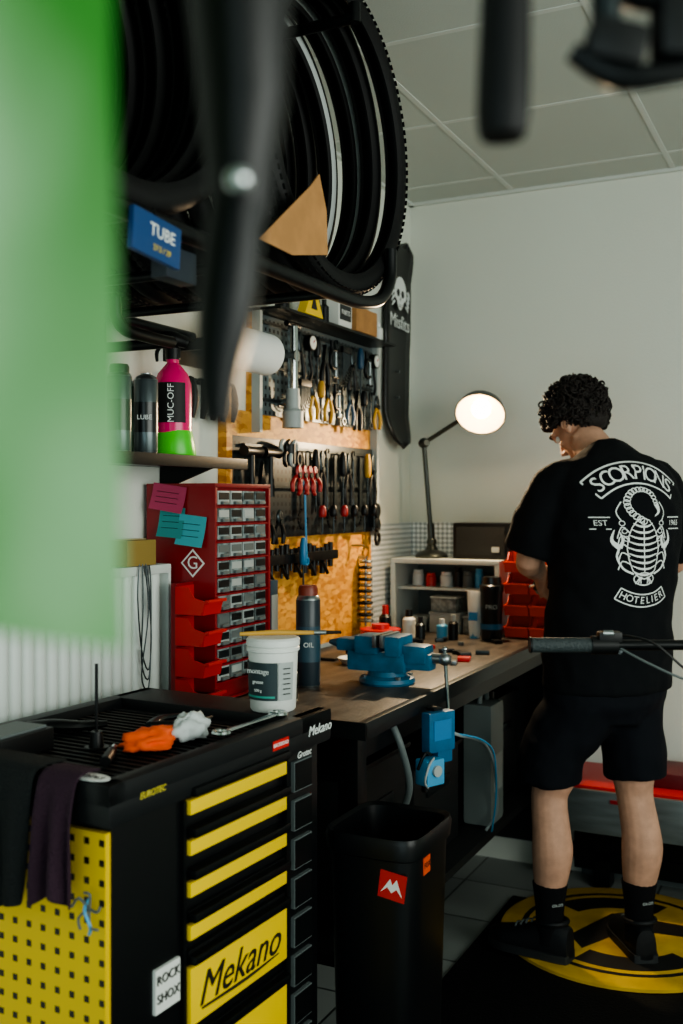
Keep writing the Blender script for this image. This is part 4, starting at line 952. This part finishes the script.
# ------------------------------------------------------------------ hanging items close to the camera
b=B(); P0=V((1.05,.125)); P1=V((1.380,.284)); n=24; k=40; vs=[];fs=[]
for j in range(k+1):
    for i in range(n+1):
        f=i/n
        zz0=1.351-.003*math.sin(f*9)+ (1-f)*.05
        z=H-.002-(H-.002-zz0)*j/k
        sx=P0.lerp(P1,f)+V((.44,-.898))*(-.006*math.sin(f*16+1))+ V((.898,.44))*(-.012*(1-j/k))*f*2
        vs.append((sx.x,sx.y,z))
for j in range(k):
    for i in range(n): a=j*(n+1)+i; fs.append([a,a+1,a+n+2,a+n+1])
b.add(vs,fs,mat_green()); b.obj('green_banner',ang=180)
b=B(); q=V((1.338,.4285,-.008)); U=V((.898,.44,0))
b.tube([q-U*.010+V((0,0,H+.007)),q-U*.008+V((0,0,1.8)),q-U*.004+V((0,0,1.68)),q-U*.001+V((0,0,1.60)),q-U*.003+V((0,0,1.55))],[.012,.024,.028,.022,.014],BLK)
b.tube([q-U*.003+V((0,0,1.56)),q-U*.008+V((0,0,1.51)),q-U*.013+V((0,0,1.47)),q-U*.013+V((0,0,1.445))],[.013,.015,.011,.007],BLKM,sm=3)
b.tube([q+U*.012+V((0,0,1.66)),q+U*.012+V((0,0,1.60)),q+U*.006+V((0,0,1.55)),q-U*.006+V((0,0,1.51))],[.008,.006,.006,.005],BLKM,sm=4)
b.sph(q+V((.009,-.020,1.556)),.006,CHROME)
b.obj('hanging_bicycle_fork')
b=B(); q=V((1.420,.580,-.010))
b.tube([q+V((0,0,1.620)),q+V((.0,0,1.635)),q+V((.002,0,1.70))],[.013,.016,.015],RUB,sm=3)
b.tube([q+V((.002,0,1.69)),q+V((.002,0,1.712))+U*.01,q+V((0,0,1.715))+U*.05,q+V((0,0,1.70))+U*.10,q+V((0,0,1.70))+U*.30],.009,BLKM,sm=5)
b.box(q+U*.065+V((0,0,1.673)),(.035,.025,.025),BLK,rot=(0,R(12),R(26)),bev=.008); b.tube([q+U*.04+V((0,0,1.670)),q+U*.07+V((0,0,1.655)),q+U*.12+V((0,0,1.662))],[.006,.008,.006],BLKM,sm=4)
b.box(q+U*.10+V((0,0,1.683)),(.025,.03,.04),BLK,rot=(0,0,R(26)),bev=.008); b.cyl(q+U*.06+V((0,0,1.675)),q+U*.06+V((0,0,1.715)),.009,DSTEEL)
b.tube([q+U*.09+V((0,0,1.67)),q+U*.13+V((0,0,1.685)),q+U*.17+V((0,0,1.67))],[.008,.006,.007],BLK,sm=3)
for s_ in(.06,.22): b.cyl(q+U*s_+V((0,0,1.71)),q+U*s_+V((0,0,H+.009)),.003,BLK)
b.obj('hanging_handlebar')

# ------------------------------------------------------------------ light
def area(name,loc,d,sx,sy,e,c):
    l=D.lights.new(name,'AREA'); l.shape='RECTANGLE'; l.size=sx; l.size_y=sy; l.energy=e; l.color=c
    o=D.objects.new(name,l); o.location=loc; o.rotation_euler=V(d).to_track_quat('-Z','Y').to_euler(); SC.collection.objects.link(o)
area('window_daylight',(XR-.02,.9,1.62),(-1,.15,.0),2.9,1.4,84,(.96,1,.92))
area('shopfront_daylight',(1.95,Y0+.02,1.3),(0,1,0),2.6,2.2,36,(.80,.98,1))
w=D.worlds.new('sky'); SC.world=w; w.use_nodes=True; w.node_tree.nodes['Background'].inputs[0].default_value=(.5,.78,.82,1); w.node_tree.nodes['Background'].inputs[1].default_value=.3
try: SC.view_settings.look='AgX - Medium High Contrast'
except Exception as e: print(e)
# ------------------------------------------------------------------ camera
c=D.cameras.new('camera'); co=D.objects.new('camera',c); SC.collection.objects.link(co); SC.camera=co
co.location=(1.60,0,1.40); co.rotation_euler=(R(90),0,R(26.1)); c.sensor_fit='VERTICAL'; c.sensor_height=36; c.lens=36.39; c.shift_y=-.0117
c.clip_start=.02; c.dof.use_dof=True; c.dof.focus_distance=2.45; c.dof.aperture_fstop=3.1
